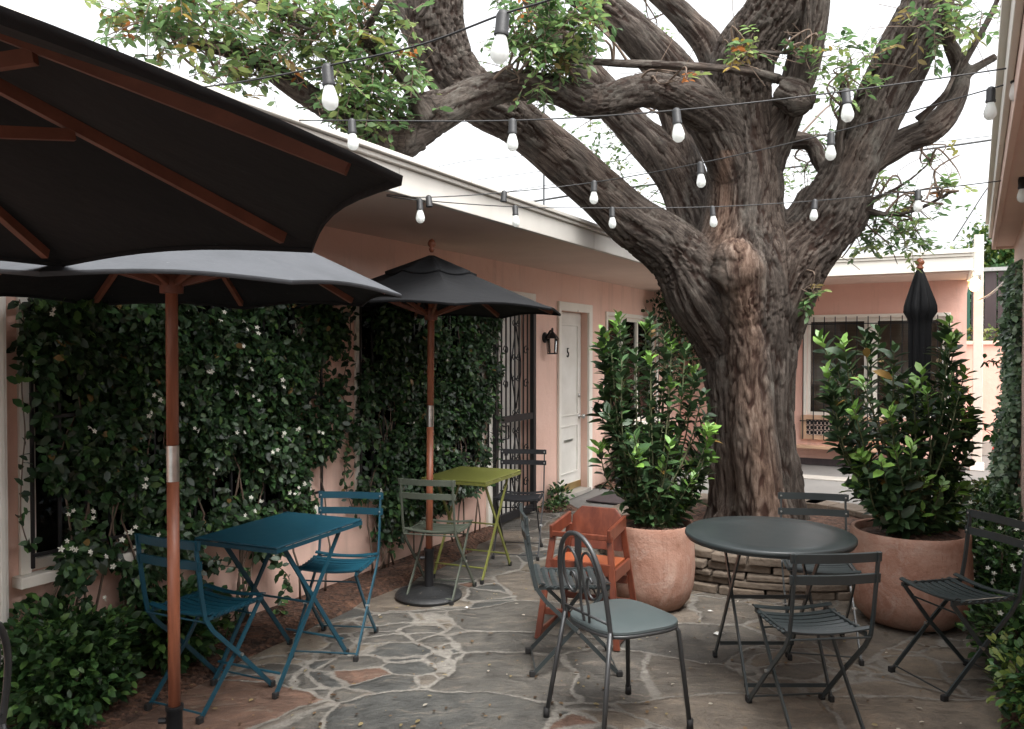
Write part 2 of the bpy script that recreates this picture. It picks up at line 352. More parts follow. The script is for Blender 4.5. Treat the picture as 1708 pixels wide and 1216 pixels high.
M = {}
M['pink'] = m_stucco('pink_stucco', (0.80, 0.56, 0.47), (0.73, 0.48, 0.39))
M['pink_far'] = m_stucco('salmon_stucco', (0.74, 0.47, 0.39), (0.67, 0.40, 0.33))
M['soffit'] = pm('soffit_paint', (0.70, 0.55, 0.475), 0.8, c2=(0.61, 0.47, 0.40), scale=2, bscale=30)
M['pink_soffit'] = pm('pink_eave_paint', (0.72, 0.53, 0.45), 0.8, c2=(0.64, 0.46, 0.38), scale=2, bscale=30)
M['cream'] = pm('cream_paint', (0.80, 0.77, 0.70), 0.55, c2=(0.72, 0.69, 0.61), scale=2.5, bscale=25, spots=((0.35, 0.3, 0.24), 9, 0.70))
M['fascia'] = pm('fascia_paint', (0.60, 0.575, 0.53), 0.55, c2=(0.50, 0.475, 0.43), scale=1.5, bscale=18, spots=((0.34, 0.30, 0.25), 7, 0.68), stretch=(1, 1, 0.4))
M['white'] = pm('white_paint', (0.76, 0.74, 0.69), 0.45, c2=(0.60, 0.575, 0.52), scale=2.5, bscale=20)
M['roof'] = pm('roof_felt', (0.3, 0.3, 0.29), 0.9)
M['iron'] = pm('black_iron', (0.016, 0.016, 0.018), 0.45, 0.3, bscale=90)
M['steel'] = pm('brushed_steel', (0.62, 0.62, 0.6), 0.3, 1.0, scale=30)
M['brass'] = pm('worn_brass', (0.55, 0.42, 0.2), 0.35, 1.0)
M['dark'] = pm('dark_room', (0.02, 0.019, 0.018), 0.9, bstr=0)  # near-black panel colour standing in for the unlit room behind glass
M['window_backing'] = pm('brown_blinds', (0.24, 0.155, 0.11), 0.75, c2=(0.13, 0.085, 0.06), stretch=(1, 1, 18), scale=3)
M['curtain'] = pm('pale_curtain', (0.42, 0.38, 0.33), 0.9, c2=(0.25, 0.22, 0.19), stretch=(14, 14, 0.4), scale=2)
M['glass'] = m_glass('window_glass')
M['flag'] = m_flagstone()
M['concrete'] = pm('grey_concrete', (0.165, 0.158, 0.148), 0.85, c2=(0.10, 0.096, 0.09), scale=1.3, var=0.7, bscale=25, bdist=0.01, spots=((0.09, 0.085, 0.08), 6, 0.64))
M['pale_slab'] = pm('pale_concrete', (0.34, 0.315, 0.28), 0.85, scale=3)
M['mulch'] = m_mulch()
M['bark'] = m_bark()
M['leaf'] = m_leaf('leaf', 0.42, 0.42); M['leaf_gloss'] = m_leaf('glossy_leaf', 0.4, 0.12)
M['twig'] = pm('twig', (0.17, 0.12, 0.09), 0.85, c2=(0.10, 0.07, 0.05), scale=20)
M['green_stem'] = pm('green_stem', (0.10, 0.11, 0.05), 0.7)
M['blossom'] = pm('white_blossom', (0.80, 0.80, 0.70), 0.6, bstr=0)
M['canopy'] = m_fabric('black_canvas', (0.011, 0.0115, 0.013), (0.007, 0.0075, 0.0085), (0.12, 0.12, 0.12))
M['canopy_grey'] = m_fabric('grey_canvas', (0.075, 0.079, 0.087), (0.055, 0.059, 0.065))  # grey of the canopy top: sky reflection and fading put into the colour
M['pole'] = m_wood('umbrella_wood', (0.18, 0.058, 0.03), (0.29, 0.10, 0.052), 0.4, (14, 14, 1))
M['rib'] = m_wood('rib_wood', (0.12, 0.042, 0.025), (0.20, 0.072, 0.044), 0.5, (3, 3, 3))
M['hc'] = m_wood('cherry_wood', (0.07, 0.017, 0.010), (0.165, 0.046, 0.024), 0.3, (4, 4, 1.5))
M['blue'] = pm('blue_enamel', (0.006, 0.054, 0.082), 0.4, c2=(0.005, 0.040, 0.064), scale=5, bscale=120, bstr=0.06, spots=((0.2, 0.24, 0.26), 30, 0.76))
M['grey'] = pm('charcoal_enamel', (0.036, 0.044, 0.045), 0.30, c2=(0.028, 0.035, 0.036), scale=5, bscale=120, bstr=0.06, spots=((0.2, 0.2, 0.19), 30, 0.76))
M['green'] = pm('olive_enamel', (0.18, 0.19, 0.045), 0.4, c2=(0.14, 0.15, 0.035), scale=5, bscale=120, bstr=0.06)
M['sage'] = pm('sage_enamel', (0.085, 0.098, 0.075), 0.45, c2=(0.065, 0.075, 0.058))
M['black'] = pm('black_enamel', (0.018, 0.019, 0.022), 0.4)
M['gunmetal'] = pm('gunmetal_tube', (0.07, 0.073, 0.075), 0.35, 0.4, scale=8)
M['seatplate'] = pm('grey_seat_plate', (0.085, 0.105, 0.106), 0.38, c2=(0.066, 0.083, 0.084), scale=3, bscale=150, bstr=0.05, spots=((0.24, 0.26, 0.25), 16, 0.72))
M['rubber'] = pm('black_rubber', (0.012, 0.012, 0.012), 0.7)
M['cast'] = pm('cast_iron', (0.02, 0.021, 0.022), 0.55, 0.2, bscale=30, bdist=0.01, bstr=0.5, spots=((0.2, 0.18, 0.15), 25, 0.66))
M['terra'] = m_terra()
M['stone_wall'] = pm('stacked_stone', (0.23, 0.18, 0.135), 0.92, c2=(0.085, 0.066, 0.05), scale=6, var=0.8, bscale=22, bdist=0.02, bstr=0.7)
M['plastic'] = pm('black_plastic', (0.014, 0.014, 0.015), 0.5)
M['cable'] = pm('cable', (0.02, 0.02, 0.02), 0.6, bstr=0)
M['paper'] = pm('paper_scrap', (0.8, 0.8, 0.76), 0.8)
M['hose'] = pm('red_hose', (0.38, 0.045, 0.03), 0.45)
M['fence'] = pm('dark_boards', (0.055, 0.04, 0.042), 0.8, c2=(0.03, 0.022, 0.024), stretch=(6, 6, 0.5), scale=3)
M['fence_green'] = pm('green_boards', (0.02, 0.10, 0.07), 0.7)
m, nt, n, l, bs = nodes('frosted_bulb'); bs.inputs['Base Color'].default_value = (0.86, 0.88, 0.86, 1); bs.inputs['Roughness'].default_value = 0.25
tr = n.new('ShaderNodeBsdfTranslucent'); tr.inputs['Color'].default_value = (0.95, 0.97, 0.95, 1); mx = n.new('ShaderNodeMixShader'); mx.inputs[0].default_value = 0.55
l.new(bs.outputs[0], mx.inputs[1]); l.new(tr.outputs[0], mx.inputs[2]); l.new(mx.outputs[0], nt.nodes['Material Output'].inputs['Surface']); M['bulb'] = m
m, nt, n, l, bs = nodes('lit_lamp'); bs.inputs['Emission Color'].default_value = (1.0, 0.55, 0.2, 1); bs.inputs['Emission Strength'].default_value = 5; M['lit'] = m

# ------------------------------------------------------------------ ground
def sheet(name, pts, z, mat, nsub=1):
    b = MB(); b.add([(x, y, z) for x, y in pts], [tuple(range(len(pts)))]); o = b.build(name, mat); o['kind'] = 'structure'; return o
sheet('ground', [(-250, -60), (250, -60), (250, 300), (-250, 300)], -0.012, M['concrete'])
sheet('pavement', [(-3.5, 7.6), (9.5, 7.6), (9.5, 14.5), (-3.5, 14.5)], -0.006, M['concrete'])
pb = MB(); nx, ny = 60, 70
for j in range(ny + 1):
    for i in range(nx + 1):
        x = -6 + 12 * i / nx; y = -3 + 11.2 * j / ny
        y2 = y + (0.25 * mnoise.noise(Vector((x * 1.3, 3.1, 0))) if j == ny else 0)
        pb.v.append((x, y2, 0.006 * mnoise.noise(Vector((x * 1.5, y * 1.5, 0)))))
for j in range(ny):
    for i in range(nx): a = j * (nx + 1) + i; pb.f.append((a, a + 1, a + nx + 2, a + nx + 1))
o = pb.build('patio_paving', M['flag'], smooth=True); o['kind'] = 'structure'

def bed(name, edge_in, edge_out, n=60):
    """rough mulch strip between two polylines"""
    b = MB(); m_ = 8
    ei = curve_pts(edge_in, 10); eo = curve_pts(edge_out, 10); k = len(ei)
    for i in range(k):
        for j in range(m_ + 1):
            t = j / m_; p = ei[i] * (1 - t) + eo[i] * t
            wob = 0.05 * mnoise.noise(Vector((p[0] * 5, p[1] * 5, 1))) if j == m_ else 0
            d = (eo[i] - ei[i]); d = d / max(np.linalg.norm(d), 1e-6)
            z = 0.035 * math.sin(math.pi * min(t * 1.05, 1)) + 0.022 * abs(mnoise.noise(Vector((p[0] * 14, p[1] * 14, 0)))) + 0.006 if 0 < j < m_ else -0.004
            if j == 0: z = 0.03
            b.v.append((p[0] + d[0] * wob, p[1] + d[1] * wob, z))
    for i in range(k - 1):
        for j in range(m_): a = i * (m_ + 1) + j; b.f.append((a, a + 1, a + m_ + 2, a + m_ + 1))
    o = b.build(name, M['mulch'], smooth=True); o['kind'] = 'structure'; return o
def W(s, off, z=0.0):
    p = W0 + WU * s + Vector((0.879, -0.477, 0)) * off; return Vector((p.x, p.y, z))
bed('soil_bed', [W(s, 0.005)[:2] for s in (-1.4, 0, 1.5, 3, 4.1)], [W(s, w)[:2] for s, w in ((-1.4, 0.75), (0, 0.56), (1.5, 0.42), (3, 0.36), (4.1, 0.16))])
bed('soil_bed', [W(s, 0.005)[:2] for s in (5.03, 5.2, 5.4, 5.6)], [W(s, w)[:2] for s, w in ((5.03, 0.1), (5.2, 0.3), (5.4, 0.34), (5.6, 0.12))])
bed('soil_bed', [W(s, 0.005)[:2] for s in (6.65, 7.5, 8.8, 9.8)], [W(s, w)[:2] for s, w in ((6.65, 0.15), (7.5, 0.4), (8.8, 0.5), (9.8, 0.4))])
def RX(Y): return 0.32 + 0.573 * Y            # right building wall line
bed('soil_bed', [(RX(y) + 0.05, y) for y in (1.5, 3.4, 5, 6.9)], [(RX(y) - w, y) for y, w in ((1.5, 0.2), (3.2, 0.18), (5, 0.30), (6.9, 0.5))])

# ------------------------------------------------------------------ walls with openings
def wall_mesh(L0, L1, H, ops, depth=0.12, thick=0.2):
    b = MB(); xs = sorted({L0, L1} | {o[0] for o in ops} | {o[1] for o in ops}); zs = sorted({0, H} | {o[2] for o in ops} | {o[3] for o in ops})
    for i in range(len(xs) - 1):
        for j in range(len(zs) - 1):
            cx, cz = (xs[i] + xs[i+1]) / 2, (zs[j] + zs[j+1]) / 2
            if any(o[0] < cx < o[1] and o[2] < cz < o[3] for o in ops): continue
            b.add([(xs[i], 0, zs[j]), (xs[i+1], 0, zs[j]), (xs[i+1], 0, zs[j+1]), (xs[i], 0, zs[j+1])], [(0, 1, 2, 3)])
    for x0, x1, z0, z1 in ops:
        b.add([(x0,0,z0),(x1,0,z0),(x1,0,z1),(x0,0,z1),(x0,depth,z0),(x1,depth,z0),(x1,depth,z1),(x0,depth,z1)], [(0,1,5,4),(1,2,6,5),(2,3,7,6),(3,0,4,7)])
    b.add([(L0, thick, 0), (L1, thick, 0), (L1, thick, H), (L0, thick, H), (L0, 0, 0), (L1, 0, 0), (L1, 0, H), (L0, 0, H)], [(0,1,2,3),(4,7,3,0),(5,1,2,6),(7,6,2,3)])
    return b

def window_parts(root, x0, x1, z0, z1, mull=(), depth=0.12, sill=True, back='curtain', fw=0.045, framemat='cream'):
    f = MB()
    f.box((x0, 0.02, z0), (x0 + fw, 0.08, z1)); f.box((x1 - fw, 0.02, z0), (x1, 0.08, z1))
    f.box((x0 + fw, 0.02, z1 - fw), (x1 - fw, 0.08, z1)); f.box((x0 + fw, 0.02, z0), (x1 - fw, 0.08, z0 + fw))
    for mx_ in mull: f.box((mx_ - fw / 2, 0.022, z0 + fw), (mx_ + fw / 2, 0.078, z1 - fw))
    t = MB(); tw = 0.05
    t.box((x0 - tw, -0.02, z0), (x0, 0.0, z1 + tw)); t.box((x1, -0.02, z0), (x1 + tw, 0.0, z1 + tw)); t.box((x0, -0.02, z1), (x1, 0.0, z1 + tw))
    w = f.build('window', M[framemat], root, bevel=0.003)
    t.build('frame', M[framemat], w, bevel=0.003)
    MB().box((x0 + fw, 0.045, z0 + fw), (x1 - fw, 0.049, z1 - fw)).build('pane', M['glass'], w)
    MB().box((x0, 0.115, z0), (x1, 0.119, z1)).build('window_backing', M[back], w)  # backing sheet; the dark version paints in the shade of an unlit interior
    if sill: MB().box((x0 - 0.08, -0.075, z0 - 0.05), (x1 + 0.08, 0.0, z0)).build('sill', M[framemat], w, bevel=0.004)
    return w

# ---- left building
LZ = 2.43
lb = thing('courtyard_building', 'long low pink stucco building with cream eave running along the left side', 'building', (W0.x, W0.y, 0), WA)
d0, d1 = sW(933), sW(979); g0, g1 = sW(817), sW(884)
w1 = (sW(46), sW(506), 0.60, 1.98); w2 = (sW(598), sW(800), 0.62, 1.98); w3 = (sW(1012), sW(1094), 0.67, 2.03)
DT = 2.03
wall_mesh(-3.6, 9.95, LZ + 0.3, [w1, w2, w3, (d0 - 0.005, d1 + 0.005, 0.0, DT + 0.005), (g0, g1, 0.0, 2.1)], 0.14).build('wall', M['pink'], lb)
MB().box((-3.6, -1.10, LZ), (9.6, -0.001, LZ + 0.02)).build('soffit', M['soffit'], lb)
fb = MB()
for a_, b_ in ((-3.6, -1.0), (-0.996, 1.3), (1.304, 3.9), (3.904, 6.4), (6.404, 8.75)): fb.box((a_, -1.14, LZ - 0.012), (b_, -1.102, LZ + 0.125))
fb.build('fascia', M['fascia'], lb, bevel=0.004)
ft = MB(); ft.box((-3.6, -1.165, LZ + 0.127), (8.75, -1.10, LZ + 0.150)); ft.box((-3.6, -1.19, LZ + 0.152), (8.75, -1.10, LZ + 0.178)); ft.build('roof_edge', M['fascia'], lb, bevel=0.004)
MB().box((-3.6, -1.10, LZ + 0.022), (9.6, 4.0, LZ + 0.17)).build('roof', M['roof'], lb)
pp = MB(); s_end = 0.0
for k in range(9): pp.box((-2.9 + k * 0.26, -1.12, LZ + 0.18), (-2.645 + k * 0.26, -1.02, LZ + 0.345))
pp.build('parapet_panel', M['white'], lb, bevel=0.003)
window_parts(lb, *w1, mull=(w1[0] + (w1[1]-w1[0]) / 2,), back='dark'); window_parts(lb, *w2, mull=(w2[0] + (w2[1]-w2[0]) / 2,), back='dark')
window_parts(lb, *w3, mull=(sW(1040), sW(1066)), back='curtain', sill=True)
# window grilles
def grille(root, x0, x1, z0, z1, name='window_grille', step=0.12, y=-0.06):
    b = MB(); n_ = max(2, int((x1 - x0) / step))
    for i in range(n_ + 1):
        x = x0 + (x1 - x0) * i / n_; b.beam((x, y, z0), (x, y, z1), 0.013, 0.013, (0, 1, 0))
    for z in (z0 + 0.06, (z0 + z1) / 2, z1 - 0.06): b.beam((x0 - 0.01, y - 0.013, z), (x1 + 0.01, y - 0.013, z), 0.016, 0.008, (0, 1, 0))
    return b.build(name, M['iron'], root)
grille(lb, w1[0] - 0.02, w1[1] + 0.1, w1[2] + 0.03, w1[3]); grille(lb, w2[0] - 0.05, w2[1] + 0.05, w2[2] + 0.03, w2[3])
# door 5
dr = MB(); dy = 0.075
dr.box((d0, dy, 0.05), (d1, dy + 0.04, DT)); door = dr.build('door', M['white'], lb, bevel=0.002)
tag(door, 'white panelled door marked 5')
pn = MB(); dw = d1 - d0
def moulding(x0, x1, z0, z1, y=dy, w=0.018):
    pn.box((x0, y - 0.012, z0), (x1, y, z0 + w)); pn.box((x0, y - 0.012, z1 - w), (x1, y, z1))
    pn.box((x0, y - 0.012, z0 + w), (x0 + w, y, z1 - w)); pn.box((x1 - w, y - 0.012, z0 + w), (x1, y, z1 - w))
moulding(d0 + 0.09, d1 - 0.1, 0.88, 1.9); moulding(d0 + 0.09, d1 - 0.1, 0.24, 0.78); 
pn.build('moulding', M['white'], door, bevel=0.003)
MB().box((d0 + 0.27, dy - 0.014, 0.60), (d1 - 0.25, dy - 0.001, 0.622)).build('mail_slot', M['steel'], door)
kb = MB(); kb.lathe([(0.028, 0), (0.028, -0.008), (0.012, -0.012), (0.012, -0.04), (0.026, -0.048), (0.029, -0.062), (0.02, -0.075), (0.002, -0.078)], (d1 - 0.055, dy, 0.86), 14, 'y'); kb.build('door_knob', M['steel'], door, True)
MB().lathe([(0.024, 0), (0.024, -0.012), (0.010, -0.016), (0.002, -0.017)], (d1 - 0.055, dy, 1.10), 14, 'y').build('deadbolt', M['steel'], door, True)
MB().box((d0 + 0.01, dy - 0.006, 0.055), (d1 - 0.01, dy - 0.0005, 0.13)).build('kick_plate', M['brass'], door)
MB().box((d0 - 0.02, -0.05, 0.0), (d1 + 0.02, 0.12, 0.045)).build('threshold', M['pale_slab'], door, bevel=0.004)
fr = MB(); tw = 0.10
fr.box((d0 - tw * 0.6, -0.03, 0.0), (d0 - 0.006, -0.001, DT + tw)); fr.box((d1 + 0.006, -0.03, 0.0), (d1 + tw, -0.001, DT + tw)); fr.box((d0 - 0.006, -0.03, DT + 0.006), (d1 + 0.006, -0.001, DT + tw))
fr.build('door_frame', M['cream'], door, bevel=0.004)
tx = bpy.data.curves.new('number', 'FONT'); tx.body = '5'; tx.size = 0.15; tx.extrude = 0.004; tx.align_x = 'CENTER'
ob = bpy.data.objects.new('tmp', tx); COL.objects.link(ob); dg = bpy.context.evaluated_depsgraph_get()
me5 = bpy.data.meshes.new_from_object(ob.evaluated_get(dg)); bpy.data.objects.remove(ob)
me5.transform(Matrix.Translation((d0 + 0.37, dy - 0.007, 1.535)) @ Matrix.Rotation(math.pi / 2, 4, 'X') @ Matrix.Diagonal((0.8, 1, 1, 1))); me5.materials.clear()
link_mesh('house_number', me5, M['iron'], door)
# gate door: white door behind an iron security gate
gd = MB(); gd.box((g0, 0.10, 0.02), (g1, 0.135, 2.1)); gdoor = gd.build('door', M['white'], lb); tag(gdoor, 'white door behind the black iron security gate')
pn = MB(); moulding(g0 + 0.12, g1 - 0.12, 1.05, 1.95, 0.10); moulding(g0 + 0.12, g1 - 0.12, 0.2, 0.9, 0.10); pn.build('moulding', M['white'], gdoor, bevel=0.003)
fr = MB(); fr.box((g1 + 0.002, -0.03, 0.0), (g1 + 0.075, -0.001, 2.17)); fr.box((g0 - 0.075, -0.03, 0.0), (g0 - 0.002, -0.001, 2.17)); fr.box((g0 - 0.002, -0.03, 2.102), (g1 + 0.002, -0.001, 2.17)); fr.build('door_frame', M['cream'], gdoor, bevel=0.004)
gf = MB(); y = -0.045
gf.box((g0, -0.065, 0.03), (g0 + 0.05, -0.03, 2.09)); gf.box((g1 - 0.055, -0.07, 0.03), (g1, -0.028, 2.09)); gf.box((g0 + 0.05, -0.065, 2.03), (g1 - 0.055, -0.03, 2.09)); gf.box((g0 + 0.05, -0.065, 0.03), (g1 - 0.055, -0.03, 0.10)); gf.box((g0 + 0.05, -0.065, 0.94), (g1 - 0.055, -0.03, 1.0))
gate = gf.build('security_gate', M['iron'], lb, bevel=0.002)
gb = MB(); nb = 8
for i in range(1, nb):
    x = g0 + 0.05 + (g1 - g0 - 0.105) * i / nb; gb.beam((x, y, 0.1), (x, y, 2.03), 0.012, 0.012, (0, 1, 0))
gb.build('gate_bar', M['iron'], gate)
sc = MB(); gc = (g0 + g1) / 2
def spiral(cx, cz, r, a0, turns, sgn=1, rt=0.005):
    pts = []
    for i in range(17):
        t = i / 16; a = a0 + sgn * turns * 2 * math.pi * t; rr_ = r * (1 - 0.75 * t); pts.append((cx + rr_ * math.cos(a), y - 0.012, cz + rr_ * math.sin(a)))
    sc.tube(pts, rt, 5)
for zc, h in ((1.45, 0.42), (0.50, 0.36)):
    for sx in (-1, 1):
        sc.tube([(gc, y - 0.012, zc + h * 0.92), (gc + sx * 0.095, y - 0.012, zc + 0.05), (gc + sx * 0.095, y - 0.012, zc - 0.05), (gc, y - 0.012, zc - h * 0.92)], 0.006, 5)
        for zz in (zc + h, zc + 0.10, zc - 0.10, zc - h): spiral(gc + sx * 0.04, zz, 0.036, math.pi if sx > 0 else 0, 1.2, sx)
        for zz in (zc + 0.16, zc - 0.16): spiral(gc + sx * 0.2, zz, 0.05, 0 if sx > 0 else math.pi, 1.2, sx)
sc.build('scrollwork', M['iron'], gate, True)
MB().tube([(g0 + 0.08, -0.05, 0.78), (g0 + 0.08, -0.10, 0.80), (g0 + 0.17, -0.10, 0.80), (g0 + 0.17, -0.10, 0.92), (g0 + 0.08, -0.10, 0.92), (g0 + 0.08, -0.05, 0.94)], 0.008, 6).build('gate_handle', M['iron'], gate, True)

# downspout at far left
ds = thing('downspout', 'white ribbed downspout on the pink wall at the left edge', 'downspout', W(-0.02, 0), WA)
b = MB(); b.box((-0.27, -0.09, 0.05), (-0.075, -0.005, LZ - 0.005))
for i in range(5): b.box((-0.262 + i * 0.038, -0.096, 0.05), (-0.24 + i * 0.038, -0.0895, LZ - 0.005))
b.build('pipe', M['white'], ds, bevel=0.004)
MB().box((-0.28, -0.105, 1.95), (-0.065, 0.0, 2.0)).build('strap', M['white'], ds, bevel=0.003)

# wall lantern
ls = sW(908); lz = zW(908, 568)
lt = thing('wall_lantern', 'small black carriage lantern on the pink wall left of door 5', 'lantern', W(ls, 0, 0), WA)
MB().lathe([(0.055, -0.001), (0.055, -0.012), (0.03, -0.022), (0.002, -0.024)], (0, 0, lz + 0.03), 16, 'y').build('wall_plate', M['iron'], lt, True)
MB().tube(curve_pts([(0, -0.02, lz + 0.03), (0, -0.04, lz + 0.06), (0, -0.07, lz + 0.10), (0, -0.09, lz + 0.085)], 4), 0.010, 6).build('arm', M['iron'], lt, True)
hd = MB(); hd.lathe([(0.068, lz + 0.02), (0.06, lz + 0.035), (0.03, lz + 0.07), (0.012, lz + 0.09), (0.012, lz + 0.12), (0.003, lz + 0.13)], (0, -0.09, 0), 6); hd.lathe([(0.048, lz - 0.14), (0.053, lz - 0.14), (0.053, lz - 0.125), (0.04, lz - 0.125)], (0, -0.09, 0), 6)
for i in range(6):
    a = math.pi / 3 * i; c = Vector((0, -0.09, 0)); hd.tube([c + Vector((0.05 * math.cos(a), 0.05 * math.sin(a), lz - 0.13)), c + Vector((0.06 * math.cos(a), 0.06 * math.sin(a), lz + 0.022))], 0.004, 5)
hd.build('lantern_cage', M['iron'], lt)
MB().lathe([(0.044, lz - 0.122), (0.054, lz + 0.018)], (0, -0.09, 0), 6).build('lantern_glass', M['glass'], lt)

# ---- back building
bb = thing('pink_bungalow', 'pink stucco building with white fascia closing the far end behind the tree', 'building', (B0.x, B0.y, 0), BA)
bx0, bx1 = sB(1346), sB(1578); bmid = sB(1452); bL = sB(1612)
BZ = 2.53
wall_mesh(-0.02, bL, BZ + 0.25, [(bx0, bx1, 0.70, 2.06)], 0.14).build('wall', M['pink_far'], bb)
MB().box((-0.3, -1.45, BZ), (bL, -0.001, BZ + 0.02)).build('soffit', M['pink_soffit'], bb)
b = MB(); b.box((-0.3, -1.49, BZ - 0.01), (bL + 0.02, -1.452, BZ + 0.15)); b.box((-0.3, -1.51, BZ + 0.152), (bL + 0.04, -1.45, BZ + 0.185)); b.box((-0.3, -1.53, BZ + 0.187), (bL + 0.06, -1.45, BZ + 0.235))
b.build('fascia', M['cream'], bb, bevel=0.004)
MB().box((bL + 0.001, -1.452, BZ - 0.01), (bL + 0.04, 3.5, BZ + 0.15)).build('side_fascia', M['cream'], bb, bevel=0.003)
MB().box((-0.3, -1.45, BZ + 0.022), (bL, 3.5, BZ + 0.22)).build('roof', M['roof'], bb)
MB().box((bL - 0.2, 0.2, 0), (bL, 3.5, BZ + 0.02)).build('side_wall', M['pink_far'], bb)
MB().box((-0.3, -1.44, BZ - 0.03), (bL, -1.40, BZ - 0.001)).build('eave_trim', M['pink_soffit'], bb)
wb = window_parts(bb, bx0, bx1, 0.70, 2.06, mull=(bmid - 0.06, bmid + 0.06), back='window_backing', sill=False)
MB().box((bmid - 0.04, 0.0, 0.74), (bmid + 0.04, 0.03, 2.02)).build('mullion', M['cream'], wb)
MB().box((-0.02, -0.012, 0.0), (bL, -0.001, 0.09)).build('plinth', M['fence'], bb)
grb = MB()
for i in range(14):
    x = bx0 - 0.04 + (bx1 - bx0 + 0.08) * i / 13; grb.beam((x, -0.07, 0.36), (x, -0.07, 2.08), 0.012, 0.012, (0, 1, 0))
for z in (0.62, 1.98): grb.beam((bx0 - 0.08, -0.083, z), (bx1 + 0.08, -0.083, z), 0.014, 0.01, (0, 1, 0))
grb.build('window_grille', M['iron'], bb)
fm = MB(); vx0, vx1 = bx0 - 0.07, bmid + 0.35
fm.box((vx0, -0.05, 0.36), (vx0 + 0.07, -0.001, 0.70)); fm.box((vx1 - 0.07, -0.05, 0.36), (vx1, -0.001, 0.70)); fm.box((vx0 + 0.07, -0.05, 0.64), (vx1 - 0.07, -0.001, 0.70)); fm.box((vx0 + 0.07, -0.05, 0.36), (vx1 - 0.07, -0.001, 0.42))
vent = fm.build('vent_frame', pm('peach_wood', (0.62, 0.40, 0.26), 0.6), bb, bevel=0.003)
MB().box((vx0 + 0.07, -0.012, 0.42), (vx1 - 0.07, -0.004, 0.64)).build('vent_panel', M['iron'], vent)
vs_ = MB()
for r_ in range(3):
    for i in range(22):
        cx_ = vx0 + 0.09 + (vx1 - vx0 - 0.18) * i / 21; cz_ = 0.455 + r_ * 0.07
        vs_.tube([(cx_ + 0.03 * math.cos(a), -0.018, cz_ + 0.03 * math.sin(a)) for a in [k * math.pi / 4 for k in range(8)]], 0.004, 4, closed=True)
vs_.build('vent_lattice', M['soffit'], vent)
MB().box((vx0 - 0.05, -0.16, 0.24), (vx1 + 0.05, -0.001, 0.28)).build('shelf', bpy.data.materials['peach_wood'], bb, bevel=0.003)

# ---- right building (only its eave and corner reach the picture)
RA = math.atan2(1, 0.573); ru = Vector((0.573, 1, 0)).normalized(); rb0 = Vector((RX(6.9), 6.9, 0))
rb = thing('neighbouring_building', 'pink building whose boxed eave enters at the upper right corner', 'building', rb0, RA)
wall_mesh(-9.5, 0.0, 2.62, []).build('wall', M['pink_soffit'], rb, M=Matrix.Diagonal((1, -1, 1, 1)))
RZ = 2.50
MB().box((-9.5, 0.001, RZ), (0.02, 0.135, RZ + 0.02)).build('soffit', M['pink_soffit'], rb)
b = MB(); b.box((-9.5, 0.137, RZ - 0.02), (0.02, 0.165, RZ + 0.20)); b.box((0.022, -1.5, RZ - 0.02), (0.05, 0.165, RZ + 0.20)); b.build('fascia', M['pink_soffit'], rb, bevel=0.003)
b = MB(); b.box((-9.5, 0.167, RZ + 0.08), (0.05, 0.19, RZ + 0.20)); b.build('eave_trim', M['cream'], rb, bevel=0.003)
b = MB(); b.box((-9.5, 0.10, RZ + 0.202), (0.06, 0.215, RZ + 0.25)); b.build('roof_edge', M['cream'], rb, bevel=0.003)
MB().box((-9.5, -4, RZ + 0.03), (0.0, 0.095, RZ + 0.22)).build('roof', M['roof'], rb)
MB().box((-0.2, -4, 0), (0.0, -0.201, 2.5)).build('end_wall', M['pink_soffit'], rb)

# ---- far right corner: white post with lit lamp, garden wall, boards, hedge
pY = 10.9; pp_ = P(1631, 586, pY)
M['post'] = pm('aged_white_paint', (0.56, 0.53, 0.48), 0.6, c2=(0.45, 0.42, 0.37))
po = thing('white_post', 'tall white square post beside the far bungalow carrying a lit lamp', 'post', (pp_.x, pY, 0), BA)
MB().box((-0.058, -0.058, 0), (0.058, 0.058, P(1631, 392, pY).z)).build('post_shaft', M['post'], po, bevel=0.006)
MB().box((-0.085, -0.085, 0), (0.085, 0.085, 0.10)).build('post_foot', M['white'], po, bevel=0.004)
lp = P(1626, 468, pY - 0.24)
lamp = thing('security_lamp', 'lit warm floodlight fixed to the white post by the far roof corner', 'lamp', lp, 0)
MB().lathe([(0.05, 0.0), (0.05, 0.10), (0.03, 0.13), (0.01, 0.14)], (0.02, 0, 0.0), 14).build('lamp_housing', M['steel'], lamp, True)
MB().lathe([(0.02, 0.02), (0.075, -0.03), (0.085, -0.09), (0.08, -0.095), (0.03, -0.06), (0.01, -0.02)], (-0.01, -0.01, 0.02), 16).build('lamp_shade', M['white'], lamp, True)
MB().sphere((-0.01, -0.01, -0.085), 0.06, 12, 8).build('bulb', M['lit'], lamp, True)
MB().tube([(0.0, 0.03, 0.05), (0.02, 0.18, 0.05)], 0.015, 8).build('bracket', M['steel'], lamp)
pl = bpy.data.lights.new('lamp_light', 'POINT'); pl.energy = 5; pl.color = (1, 0.66, 0.3); pl.shadow_soft_size = 0.05
plo = bpy.data.objects.new('lamp_light', pl); COL.objects.link(plo); plo.parent = lamp; plo.location = (-0.02, -0.12, -0.06)
gw0 = P(1600, 586, 12.6)
gw = thing('garden_wall', 'pink garden wall behind the white post at the far right', 'wall', (gw0.x, 12.6, 0), BA)
MB().box((-1.0, 0, 0), (5, 0.18, 1.70)).build('wall_body', M['pink_far'], gw)
MB().box((-1.0, -0.03, 1.702), (5, 0.21, 1.76)).build('coping', M['pink_soffit'], gw, bevel=0.005)
MB().box((-1.0, -0.06, 0.0), (5, -0.001, 0.22)).build('plinth', M['pale_slab'], gw, bevel=0.005)
fc = thing('board_fence', 'dark striped board fence with metal top rail beyond the garden wall', 'fence', (gw0.x + 0.3, 13.8, 0), BA)
